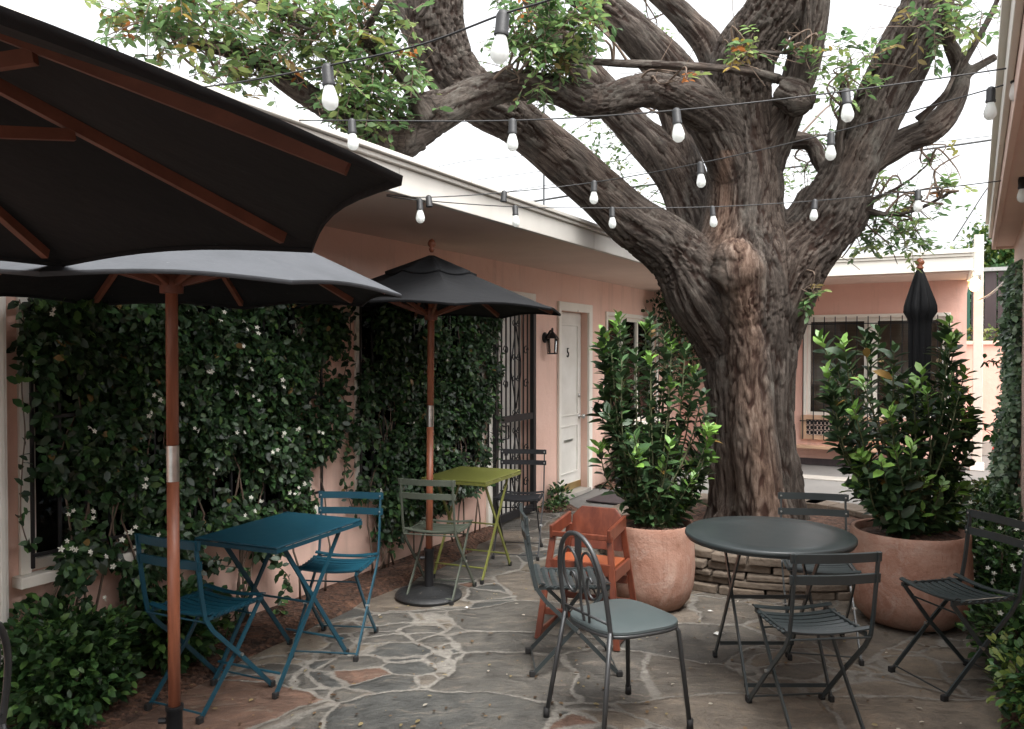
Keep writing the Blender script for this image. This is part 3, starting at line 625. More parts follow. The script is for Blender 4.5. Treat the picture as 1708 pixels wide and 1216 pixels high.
for i in range(26):
    x = -1.6 + i * 0.19; g = i in (9, 10, 15)
    MB().box((x, 0, 0), (x + 0.17, 0.04, 2.92)).build('board', M['fence_green'] if g else M['fence'], fc)
MB().box((-1.6, -0.03, 2.93), (3.4, 0.07, 2.99)).build('top_rail', M['steel'], fc)

# ------------------------------------------------------------------ leaves
def nrm(a): return a / np.maximum(np.linalg.norm(a, axis=1, keepdims=True), 1e-9)
def leaf_obj(name, pos, d, up, L, Wd, col, mat, parent=None, fold=0.25, curl=0.2):
    pos = np.asarray(pos, float); d = nrm(np.asarray(d, float)); N = len(pos)
    up = np.asarray(up, float); sd_ = nrm(np.cross(d, up)); up = np.cross(sd_, d)
    L = np.broadcast_to(L, (N,))[:, None]; Wd = np.broadcast_to(Wd, (N,))[:, None]
    def pt(a, s, h): return pos + d * L * a + sd_ * Wd * s + up * L * h
    V = np.stack([pt(0, 0, 0), pt(0.3, 0.42, fold * 0.25 - curl * 0.09), pt(0.68, 0.40, fold * 0.22 - curl * 0.46), pt(1, 0, -curl), pt(0.68, -0.40, fold * 0.22 - curl * 0.46), pt(0.3, -0.42, fold * 0.25 - curl * 0.09), pt(0.45, 0, -curl * 0.2)], 1).reshape(-1, 3)
    b = (np.arange(N) * 7)[:, None]
    fq = np.concatenate([b + [0, 1, 2, 6], b + [6, 2, 3, 4], b + [0, 6, 4, 5]], 1).reshape(-1, 4)
    me = bpy.data.meshes.new(name); me.vertices.add(len(V)); me.vertices.foreach_set('co', V.ravel())
    nf = len(fq); me.loops.add(nf * 4); me.polygons.add(nf)
    me.loops.foreach_set('vertex_index', fq.ravel().astype(np.int32)); me.polygons.foreach_set('loop_start', np.arange(nf, dtype=np.int32) * 4)
    me.polygons.foreach_set('use_smooth', np.ones(nf, bool))
    me.update(calc_edges=True)
    at = me.attributes.new('tint', 'FLOAT_COLOR', 'POINT'); c = np.ones((N, 7, 4)); c[:, :, :3] = np.asarray(col)[:, None, :]; at.data.foreach_set('color', c.ravel())
    me.validate()
    return link_mesh(name, me, mat, parent)
def rdir(N): return nrm(rng.normal(size=(N, 3)))
def pick(N, cols, w, jit=0.25):
    cols = np.array(cols, float); idx = rng.choice(len(cols), N, p=np.array(w) / sum(w)); c = cols[idx] * (1 + jit * (rng.random((N, 1)) * 2 - 1)); return np.clip(c, 0, 1)

# vine on a wall: mask(s, z) -> density, thickness
def blossom_mesh():
    b = MB()
    for k in range(5):
        a = k * 2 * math.pi / 5; c, s = math.cos(a), math.sin(a)
        b.add([(0, 0, 0), (0.010*c - 0.006*s, 0.010*s + 0.006*c, 0.003), (0.021*c, 0.021*s, 0.001), (0.010*c + 0.006*s, 0.010*s - 0.006*c, 0.003)], [(0, 1, 2, 3)])
    b.tube([(0, 0, -0.015), (0, 0, 0)], 0.0018, 5)
    o = b.build('blossom', M['blossom']); me = o.data; bpy.data.objects.remove(o); return me
BLO = blossom_mesh()
def blossoms(parent, spots, facing, per=1):
    for p in spots:
        for _ in range(per):
            o = bpy.data.objects.new('blossom', BLO); COL.objects.link(o); o.parent = parent
            o.location = Vector(p) + Vector([random.uniform(-0.02, 0.02) for _ in range(3)]) * (per > 1) * 1.4
            q = (Vector(facing) + Vector([random.uniform(-0.6, 0.6) for _ in range(3)])).to_track_quat('Z', 'Y'); o.rotation_euler = q.to_euler(); k = random.uniform(0.55, 0.85); o.scale = (k, k, k)
def in_poly(x, y, poly):
    c = np.zeros(len(x), bool); j = len(poly) - 1
    for i in range(len(poly)):
        xi, yi = poly[i]; xj, yj = poly[j]
        c ^= ((yi > y) != (yj > y)) & (x < (xj - xi) * (y - yi) / (yj - yi + 1e-12) + xi); j = i
    return c
VG = [(0.20, 0.13, 0.05), (0.028, 0.062, 0.024), (0.042, 0.098, 0.033), (0.016, 0.036, 0.016), (0.085, 0.16, 0.045), (0.03, 0.05, 0.02)]
def vine(name, label, poly_px, N, thick, flowers, stems, seedv, L=(0.04, 0.065), edge=0.06, group=None):
    poly = [(sW(x), zW(x, y)) for x, y in poly_px]
    xs = [p[0] for p in poly]; zs = [p[1] for p in poly]
    root = thing(name, label, 'vine', (W0.x, W0.y, 0), WA, group)
    S = rng.uniform(min(xs) - edge, max(xs) + edge, N * 4); Z = rng.uniform(min(zs) - edge, max(zs) + edge, N * 4)
    js = np.array([mnoise.noise(Vector((a * 4, b * 4, seedv))) for a, b in zip(S, Z)]); jz = np.array([mnoise.noise(Vector((a * 4, b * 4, seedv + 9))) for a, b in zip(S, Z)])
    ok = in_poly(S + js * edge * 4.2, Z + jz * edge * 4.2, poly)
    dens = np.array([mnoise.noise(Vector((a * 3.1, b * 3.1, seedv + 20))) + 0.5 * mnoise.noise(Vector((a * 9, b * 9, seedv + 30))) for a, b in zip(S, Z)])
    ok &= rng.random(len(S)) < np.clip(0.62 + dens * 1.1, 0.07, 1)
    S, Z, dens = S[ok][:N], Z[ok][:N], dens[ok][:N]; n_ = len(S)
    off = (0.02 + np.clip(0.55 + dens * 0.7, 0.15, 1.1) * thick * rng.random(n_) ** 0.6)
    pos = np.stack([S, -off, Z], 1)
    d = np.stack([rng.normal(0, 0.7, n_), -0.35 + rng.normal(0, 0.5, n_), -0.35 + rng.normal(0, 0.6, n_)], 1)
    up = np.stack([rng.normal(0, 0.45, n_), -0.8 + rng.normal(0, 0.3, n_), 0.6 + rng.normal(0, 0.4, n_)], 1)
    Ls = rng.uniform(*L, n_)
    leaf_obj('foliage', pos, d, up, Ls, Ls * 0.62, pick(n_, VG, [0.12, 5, 4, 5, 1.2, 2]), M['leaf_gloss'], root)
    st = MB()
    for i in range(stems):
        x = random.uniform(min(xs) + 0.1, max(xs) - 0.1); z = 0.03; pts = []
        zt = max(zs) * random.uniform(0.6, 0.95)
        for k in range(14):
            t = k / 13; pts.append((x + 0.18 * mnoise.noise(Vector((t * 2.5, i * 3.3, seedv))) + 0.02 * math.sin(t * 20 + i), -0.03 - 0.05 * abs(mnoise.noise(Vector((t * 4, i, 5)))) - 0.03, z + (zt - z) * t))
        st.tube(pts, [0.008 * (1 - 0.7 * k / 13) for k in range(14)], 5)
    st.build('stems', M['twig'], root, True)
    if flowers: blossoms(root, [(sW(x), -thick * random.uniform(0.95, 1.15) - 0.03, zW(x, y)) for x, y in flowers if random.random() < 0.6], (0, -1, 0.2), 2)
    return root
fl1 = [(52,528),(325,528),(355,528),(365,545),(360,575),(378,552),(325,595),(365,610),(336,645),(330,668),(205,663),(203,684),(270,640),(248,668),(92,718),(85,735),(273,717),(348,724),(450,714),(420,716),(423,735),(402,752),(486,714),(492,714),(430,782),(415,795),(455,800),(45,752),(62,848),(60,900),(63,902),(108,845),(90,918),(125,925),(166,905),(40,952),(345,818),(370,826),(384,832),(372,845),(440,824),(455,812),(362,850),(165,870),(150,890),(200,888),(160,872),(110,985),(155,980),(130,1010),(93,995),(60,1030),(205,560),(425,640),(445,560),(300,620),(380,660),(240,760),(310,780),(180,800)]
vine('jasmine_vine', 'large flowering jasmine climbing the pink wall behind the blue table and chairs', [(36,478),(545,478),(556,560),(540,640),(548,700),(515,770),(505,850),(420,880),(330,905),(310,960),(250,930),(215,985),(120,950),(75,905),(50,840),(42,700),(34,600)], 19000, 0.20, fl1, 16, 3.0, group='climbing jasmines on the pink wall')
vine('jasmine_vine', 'dense climbing jasmine behind the olive table, left of the iron gate', [(588,500),(800,500),(812,560),(806,640),(812,720),(795,800),(745,815),(700,860),(640,905),(600,900),(590,840),(572,760),(590,660)], 13000, 0.20, [(700,600),(745,640),(640,700),(690,745),(770,720),(620,640)], 12, 11.0, group='climbing jasmines on the pink wall')
vine('climbing_vine', 'dark leafy vine in the far wall corner just left of the trunk', [(1068,500),(1100,478),(1150,500),(1165,600),(1150,700),(1110,640),(1080,560)], 3000, 0.5, None, 5, 21.0, L=(0.05, 0.09))
# loose trailing sprays crossing the bare wall strip and the edges
def spray(parent_label, px_pts, nleaf, L=0.055, name='vine_tendril'):
    pts = [np.array(tuple(W(sW(x), o_, 0)[:2]) + (zW(x, y),)) for x, y, o_ in px_pts]; cp = curve_pts(pts, 6)
    r = thing(name, parent_label, 'vine tendril', (0, 0, 0))
    MB().tube([tuple(p) for p in cp], 0.003, 5).build('stem', M['twig'], r, True)
    idx = rng.integers(0, len(cp), nleaf); pos = np.array([cp[i] for i in idx]) + rng.normal(0, 0.012, (nleaf, 3))
    d = rdir(nleaf) + [0.3, -0.3, -0.2]; up = rdir(nleaf) * 0.6 + [0.4, -0.5, 0.8]; Ls = rng.uniform(0.7, 1.2, nleaf) * L
    leaf_obj('foliage', pos, d, up, Ls, Ls * 0.62, pick(nleaf, VG, [0.12, 4, 4, 5, 1, 2]), M['leaf_gloss'], r)
spray('thin jasmine tendril hanging on the pink wall strip between the two jasmines', [(575,520,0.05),(572,580,0.06),(560,650,0.06),(575,720,0.05),(560,800,0.07),(585,870,0.07)], 110)
spray('jasmine tendril beside the white downspout at the left edge', [(22,500,0.05),(30,560,0.06),(18,640,0.08),(25,720,0.07),(15,780,0.09),(10,860,0.10),(28,910,0.08)], 60)
spray('jasmine tendril twining down the left side of the iron gate', [(812,540,0.08),(822,600,0.08),(815,660,0.09),(822,720,0.08),(812,800,0.08)], 120, 0.045)
spray('jasmine shoots trailing below the sill behind the blue table', [(400,890,0.10),(425,930,0.12),(450,960,0.15),(420,1000,0.2),(440,1030,0.2)], 70)
spray('bare jasmine stems and leaves under the blue table top', [(300,960,0.10),(340,940,0.12),(380,950,0.14),(360,990,0.2),(330,1020,0.25)], 70)

# bushy shrub with dense leaves
def shrub(name, label, c, r, N, cols=VG, w=None, L=(0.04, 0.065), flowers=0, aspect=0.6, cat='shrub', mat='leaf_gloss', ns=14, group=None, lump=0.35, wrat=0.6):
    root = thing(name, label, cat, c, 0, group); rx, ry, rz = r
    d = rdir(N); k = rng.random(N) ** 0.45
    lum = np.array([1 + lump * mnoise.noise(Vector(v) * 1.9 + Vector(c)) * 1.6 for v in d])
    pos = d * (k * lum)[:, None] * [rx, ry, rz] + [0, 0, rz * 0.95]; pos[:, 2] = np.maximum(pos[:, 2], 0.02)
    dd = nrm(d * [1, 1, 0.6] + rng.normal(0, 0.55, (N, 3)) + [0, 0, 0.25]); up = rng.normal(0, 0.5, (N, 3)) + [0, 0, 1]
    Ls = rng.uniform(*L, N)
    leaf_obj('foliage', pos, dd, up, Ls, Ls * wrat, pick(N, cols, w or [4] * len(cols)), M[mat], root)
    st = MB()
    for i in range(ns):
        a = random.uniform(0, 6.28); e = random.uniform(0.3, 0.95); q = Vector((rx * math.cos(a) * e * 0.8, ry * math.sin(a) * e * 0.8, rz * random.uniform(0.8, 1.6)))
        st.tube([tuple(v) for v in curve_pts([(0.03 * math.cos(a), 0.03 * math.sin(a), 0), tuple(q * 0.5 + Vector((0, 0, rz * 0.15))), tuple(q)], 4)], 0.005, 5)
    st.build('stems', M['twig'], root, True)
    if flowers:
        sp = []
        for _ in range(flowers):
            v = rdir(1)[0]; v[2] = abs(v[2]); v[1] = -abs(v[1]); sp.append((v[0] * rx, v[1] * ry, v[2] * rz + rz * 0.95))
        blossoms(root, sp, (0, -0.7, 0.7), 1)
    return root
SG = [(0.04, 0.10, 0.03), (0.06, 0.14, 0.04), (0.02, 0.05, 0.018), (0.10, 0.2, 0.05), (0.03, 0.07, 0.025)]
g = Gz(105, 1150)
shrub('gardenia_shrub', 'low bushy green shrub in the mulch below the jasmine at lower left', (W(0.05, 0.27).x, W(0.05, 0.27).y, 0), (0.26, 0.33, 0.25), 5200, [tuple(c_ * 0.75 for c_ in k_) for k_ in SG], L=(0.03, 0.06), flowers=0)
shrub('gardenia_shrub', 'small dark shrub in the mulch behind the left blue chair', (W(0.68, 0.22).x, W(0.68, 0.22).y, 0), (0.20, 0.28, 0.22), 1700, SG, L=(0.04, 0.07))
shrub('seedling', 'small leafy weed at the foot of the wall left of door 5', (W(5.42, 0.12).x, W(5.42, 0.12).y, 0), (0.11, 0.11, 0.13), 160, SG, L=(0.04, 0.07), cat='weed', ns=4)
shrub('groundcover', 'low weeds along the mulch between the iron gate and door 5', (W(5.2, 0.16).x, W(5.2, 0.16).y, 0), (0.14, 0.14, 0.05), 260, SG, L=(0.02, 0.04), cat='weed', ns=4)
shrub('border_shrub', 'dark rounded shrub under the window right of door 5', (W(7.35, 0.42).x, W(7.35, 0.42).y, 0), (0.42, 0.5, 0.36), 2600, SG, L=(0.06, 0.09))
YG = [(0.10, 0.15, 0.03), (0.16, 0.20, 0.045), (0.05, 0.09, 0.02), (0.22, 0.22, 0.06), (0.12, 0.09, 0.04)]
g = Gz(1650, 905); shrub('border_shrub', 'yellow green shrub behind the right slatted chair and large pot', (g.x, g.y, 0), (0.36, 0.4, 0.26), 2600, YG, L=(0.045, 0.08), lump=0.5)
def rs(Y, off, sz, N, label, fl, cols=SG): 
    return shrub('border_shrub', label, (RX(Y) - off, Y, 0), sz, N, cols, L=(0.03, 0.055), flowers=fl, mat='leaf_gloss')
rs(4.75, 0.16, (0.24, 0.38, 0.30), 2600, 'white flowered shrub in the right bed behind the slatted chair', 40)
rs(4.0, 0.10, (0.20, 0.3, 0.20), 1500, 'dark green shrub against the wall right of the slatted chair', 8)
rs(3.35, 0.03, (0.15, 0.26, 0.20), 1300, 'bright green shrub at the lower right corner of the paving', 0, YG[:2] + SG[:3])
rs(5.6, 0.2, (0.3, 0.4, 0.34), 2400, 'leafy shrub in the right bed beyond the white flowered one', 16)

# ivy on the corner of the right building
iv = thing('ivy', 'tall ivy covering the corner of the neighbouring building at the right edge', 'ivy', (0, 0, 0))
N = 9000; Yv = rng.uniform(5.6, 7.0, N); zz = rng.uniform(0.1, 2.25, N)
wv_ = np.array([mnoise.noise(Vector((a * 2.5, b * 2.5, 40))) for a, b in zip(Yv, zz)])
xo = RX(Yv) - rng.random(N) ** 0.7 * (0.05 + np.clip(1.3 - zz, 0, 1) * 0.15 + 0.12 * wv_)
pos = np.stack([xo, Yv + rng.normal(0, 0.03, N), zz], 1)
Ls = rng.uniform(0.04, 0.065, N)
leaf_obj('foliage', pos, np.stack([-0.4 + rng.normal(0, .5, N), -0.4 + rng.normal(0, .6, N), rng.normal(-0.3, .5, N)], 1), np.stack([-0.7 + rng.normal(0, .4, N), rng.normal(-0.3, .4, N), 0.7 + rng.normal(0, .4, N)], 1), Ls, Ls * 0.7, pick(N, [(0.07, 0.13, 0.06), (0.11, 0.18, 0.09), (0.03, 0.06, 0.03), (0.2, 0.27, 0.16)], [4, 4, 3, 3]), M['leaf_gloss'], iv)
st = MB()
for i in range(6):
    y0 = 5.8 + i * 0.2; st.tube([(RX(y0) - 0.02 - 0.04 * math.sin(k + i), y0 + 0.06 * math.sin(k * 1.3 + i), 0.05 + k * 0.27) for k in range(9)], 0.008, 5)
st.build('stems', M['twig'], iv, True)
# branches poking from the ivy
def twiggy(name, label, starts, L=0.06, cols=YG, cat='branch', nl=22):
    r = thing(name, label, cat, (0, 0, 0)); b = MB(); PS = []; DD = []
    for pts in starts:
        cp = curve_pts([tuple(p) for p in pts], 5); b.tube([tuple(p) for p in cp], [0.005 * (1 - 0.6 * i / len(cp)) for i in range(len(cp))], 5)
        for _ in range(nl):
            i = random.randint(len(cp) // 4, len(cp) - 1); PS.append(cp[i] + rng.normal(0, 0.012, 3)); DD.append(rdir(1)[0])
    b.build('stem', M['twig'], r, True); N = len(PS); Ls = rng.uniform(0.7, 1.3, N) * L
    leaf_obj('foliage', np.array(PS), np.array(DD), rdir(N) * 0.5 + [0, -0.3, 0.9], Ls, Ls * 0.5, pick(N, cols, [3] * len(cols)), M['leaf'], r)
twiggy('shrub_branch', 'upper leafy spray reaching left from the ivy across the pink garden wall', [[P(1700, 620, 6.4), P(1670, 606, 6.3), P(1642, 602, 6.2)], [P(1700, 600, 6.4), P(1680, 570, 6.3), P(1662, 550, 6.3)]], cols=SG)
twiggy('shrub_branch', 'lower leafy spray reaching left from the ivy beside the white post', [[P(1705, 760, 6.2), P(1675, 740, 6.1), P(1640, 715, 6.0)], [P(1705, 740, 6.2), P(1690, 715, 6.1), P(1672, 690, 6.1)]], cols=SG)

# hedge row above the garden wall and tree beyond
hd0 = gw0 + BU * 1.6 + Vector((0.48, 0.88, 0)) * 0.7
hg = thing('hedge', 'clipped yellow green hedge on top of the pink garden wall', 'hedge', (hd0.x, hd0.y, 0), BA)
N = 5000; pos = np.stack([rng.uniform(-2.5, 3, N), rng.uniform(-0.25, 0.25, N), 0.02 + 1.98 * rng.random(N) ** 0.5], 1); Ls = rng.uniform(0.06, 0.10, N)
leaf_obj('foliage', pos, rdir(N), rdir(N) * 0.5 + [0, -0.4, 0.8], Ls, Ls * 0.6, pick(N, YG, [4, 5, 3, 3, 1]), M['leaf'], hg)
MB().tube([(0, 0, 0), (0, 0, 1.8)], 0.03, 8).build('trunk', M['twig'], hg)

def far_tree(label, base, H, crown, N, cols, L=(0.12, 0.2)):
    t = thing('background_tree', label, 'tree', base); tb = MB()
    tb.tube([tuple(v) for v in curve_pts([(0, 0, 0), (0.1, 0, H * 0.4), (-0.05, 0.1, H * 0.75)], 5)], [0.16 * (1 - i / 16) for i in range(11)], 8)
    ctr = []
    for i in range(26):
        v = rdir(1)[0]; k = random.random() ** 0.5; c = Vector((v[0] * crown[0] * k, v[1] * crown[0] * k, H * 0.75 + v[2] * crown[1] * k)); ctr.append(c)
        tb.tube([tuple(q) for q in curve_pts([(0, 0, H * 0.45), tuple(c * 0.6 + Vector((0, 0, H * 0.2))), tuple(c)], 4)], [0.05 * (1 - j / 12) for j in range(9)], 5)
    tb.build('trunk', M['twig'], t, True)
    n1 = N // 26; pos = np.concatenate([np.array(c) + rng.normal(0, 1, (n1, 3)) * [crown[0] * 0.2, crown[0] * 0.2, crown[1] * 0.16] for c in ctr]); n_ = len(pos); Ls = rng.uniform(*L, n_)
    leaf_obj('crown', pos, rdir(n_) + [0, 0, -0.2], rdir(n_) * 0.6 + [0, 0, 1], Ls, Ls * 0.5, pick(n_, cols, [3] * len(cols)), M['leaf'], t)
b_ = P(1660, 586, 21); far_tree('sunlit green tree standing beyond the board fence at far right', (b_.x, 21, 0), 4.6, (1.25, 1.25), 9000, YG[:3] + SG[:2])
b_ = P(1700, 586, 17); far_tree('dark green tree between the board fence and the right building', (b_.x + 0.3, 17, 0), 3.3, (1.2, 0.9), 6000, [SG[0], SG[2], SG[4]])

# ------------------------------------------------------------------ stone ring round the tree
TC = Vector((1.98, 6.42, 0))
ring = thing('tree_planter', 'low stacked stone ring planter holding the big tree', 'planter', TC)
rg = MB(); z = 0.0; k = 0
while z < 0.26:
    h = random.uniform(0.04, 0.06); a = random.uniform(0, 1); RR = 1.27 - z * 0.25
    while a < 2 * math.pi + 0.9:
        w_ = random.uniform(0.16, 0.42); ro = RR + random.uniform(-0.025, 0.035); ri = RR - 0.24; pts = []
        st_ = 5
        for i in range(st_ + 1):
            t = a + (w_ - 0.012) * i / st_; q = ro + 0.012 * mnoise.noise(Vector((t * 9, z * 30, 2))); pts.append((q * math.cos(t), q * math.sin(t)))
        for i in range(st_, -1, -1): t = a + (w_ - 0.012) * i / st_; pts.append((ri * math.cos(t), ri * math.sin(t)))
        if a + w_ < 2 * math.pi + 0.95: rg.prism(pts, z, z + h - 0.007)
        a += w_
    z += h; k += 1
rg.build('stones', M['stone_wall'], ring, bevel=0.008)
top = z
MB().lathe([(1.02, 0.0), (1.02, 0.16), (0.9, 0.18)], (0, 0, 0), 40).build('mortar_core', M['mulch'], ring)
mu = MB()
for i in range(13):
    for j in range(49):
        r_ = 1.03 * i / 12; a = j / 48 * 2 * math.pi; mu.v.append((r_ * math.cos(a), r_ * math.sin(a), 0.20 + 0.09 * (1 - i / 12) + 0.02 * mnoise.noise(Vector((r_ * math.cos(a) * 7, r_ * math.sin(a) * 7, 0)))))
for i in range(12):
    for j in range(48): q = i * 49 + j; mu.f.append((q, q + 1, q + 50, q + 49))
mu.build('soil', M['mulch'], ring, True)

# ------------------------------------------------------------------ the big tree
def lim(pts): return [(*P(x, y, Y), r * 0.90 * Y / F) for x, y, r, Y in pts]
limbs = [
 lim([(1262,900,90,6.42),(1260,860,84,6.42),(1256,780,78,6.42),(1250,680,78,6.42),(1246,590,84,6.42),(1238,510,98,6.42),(1236,440,96,6.40),(1240,370,76,6.38),(1240,300,68,6.36),(1232,220,62,6.32),(1232,150,56,6.28),(1244,90,54,6.2),(1278,30,50,6.1),(1305,-30,46,6.0),(1330,-110,42,5.9)]),
 lim([(1245,700,40,6.44),(1236,620,58,6.42),(1212,550,68,6.38),(1170,480,70,6.32),(1125,420,58,6.26),(1060,372,46,6.2),(1000,318,42,6.12),(930,258,42,6.05),(862,204,42,5.98),(800,166,44,5.92),(752,118,50,5.88),(728,55,52,5.85),(728,-10,50,5.8),(735,-90,46,5.7)]),
 lim([(740,100,40,5.95),(690,40,26,6.0),(655,-20,24,6.05),(630,-80,22,6.1)]),
 lim([(1246,330,34,6.36),(1232,260,42,6.3),(1200,205,40,6.15),(1150,172,35,6.0),(1090,150,32,5.8),(1040,158,30,5.65),(985,170,30,5.55),(925,148,26,5.45),(855,143,27,5.35),(790,158,29,5.25),(730,190,33,5.15),(690,220,32,5.08),(640,222,30,5.0),(590,200,25,4.95),(530,170,22,4.9),(470,130,20,4.8),(420,96,15,4.72),(350,80,9,4.65),(285,60,6,4.6)]),
 lim([(700,225,30,5.08),(668,238,24,5.06),(655,246,14,5.05)]),
 lim([(712,200,18,5.0),(690,160,13,4.95),(665,120,12,4.9),(632,88,11,4.85),(608,64,9,4.8),(622,30,7,4.75),(645,-15,6,4.7)]),
 lim([(735,175,30,5.2),(700,180,26,5.12),(716,160,14,5.1)]),
 lim([(1244,400,30,6.36),(1230,300,44,6.28),(1180,190,40,6.15),(1125,125,38,6.1),(1065,62,34,6.05),(1005,12,31,6.0),(950,-30,28,5.9),(880,-80,24,5.8)]),
 lim([(1225,170,36,6.45),(1188,85,26,6.5),(1150,38,23,6.5),(1095,-15,20,6.5),(1040,-60,18,6.5)]),
 lim([(1235,560,36,6.5),(1190,440,50,6.6),(1150,340,42,6.75),(1108,270,36,6.85),(1050,205,31,6.95),(975,118,28,7.05),(925,50,24,7.1),(880,-20,20,7.1)]),
 lim([(1160,380,40,6.7),(1150,300,34,6.8),(1130,230,22,6.9),(1110,180,16,6.95)]),
 lim([(1270,270,42,6.3),(1312,190,30,6.2),(1338,110,30,6.15),(1352,40,29,6.1),(1362,-40,27,6.0)]),
 lim([(1300,150,26,6.0),(1325,160,30,5.95),(1342,168,22,5.9)]),
 lim([(1250,690,40,6.44),(1256,620,58,6.43),(1274,540,70,6.42),(1310,450,74,6.38),(1358,390,60,6.3),(1398,325,48,6.2),(1430,255,47,6.12),(1465,180,50,6.05),(1505,100,50,6.0),(1540,20,46,5.95),(1565,-60,42,5.9)]),
 lim([(1430,285,26,6.2),(1500,240,25,6.15),(1555,214,25,6.05),(1590,170,19,6.0),(1602,118,15,5.95),(1583,70,12,5.9),(1575,30,10,5.85)]),
 lim([(1600,130,12,5.95),(1630,112,8,5.9),(1662,94,7,5.85)]),
 lim([(1598,120,8,5.92),(1625,75,6,5.85),(1655,20,5,5.8),(1670,-20,4,5.75)]),
 lim([(1265,235,20,6.55),(1345,236,14,6.6),(1368,268,14,6.55),(1392,306,13,6.4)]),
 lim([(1310,375,14,6.3),(1330,340,9,6.3),(1342,322,9,6.3),(1372,310,9,6.25)]),
 lim([(1300,132,9,6.0),(1240,118,8,5.8),(1180,112,8,5.65),(1100,108,8,5.5),(1000,104,7,5.4),(940,98,6,5.3)]),
 lim([(1375,400,28,6.45),(1415,380,22,6.5),(1438,345,18,6.55),(1445,328,15,6.55)]),
 lim([(1436,350,8,6.5),(1490,358,4,6.4),(1540,345,4,6.35),(1592,316,3,6.3)]),
 lim([(1436,340,7,6.5),(1475,325,4,6.45),(1520,298,3,6.4),(1560,262,2,6.4)]),
 lim([(1400,300,10,6.1),(1398,240,8,6.0),(1408,180,8,5.9),(1405,140,6,5.85)]),
 lim([(1530,200,9,6.0),(1555,178,6,5.9),(1580,150,5,5.8),(1600,100,4,5.8)]),
 lim([(1345,80,5,5.9),(1350,40,4,5.85),(1345,-10,4,5.8)]),
 lim([(1350,85,4,5.95),(1290,88,4,5.9),(1225,82,3,5.85)]),
 lim([(520,40,5,4.7),(470,20,6,4.65),(420,-10,7,4.6)]),
 lim([(540,55,4,4.6),(490,40,5,4.55),(440,12,6,4.5),(400,-15,6,4.5)]),
 lim([(700,30,5,4.9),(720,-5,4,4.9),(700,-30,4,4.9)]),
]
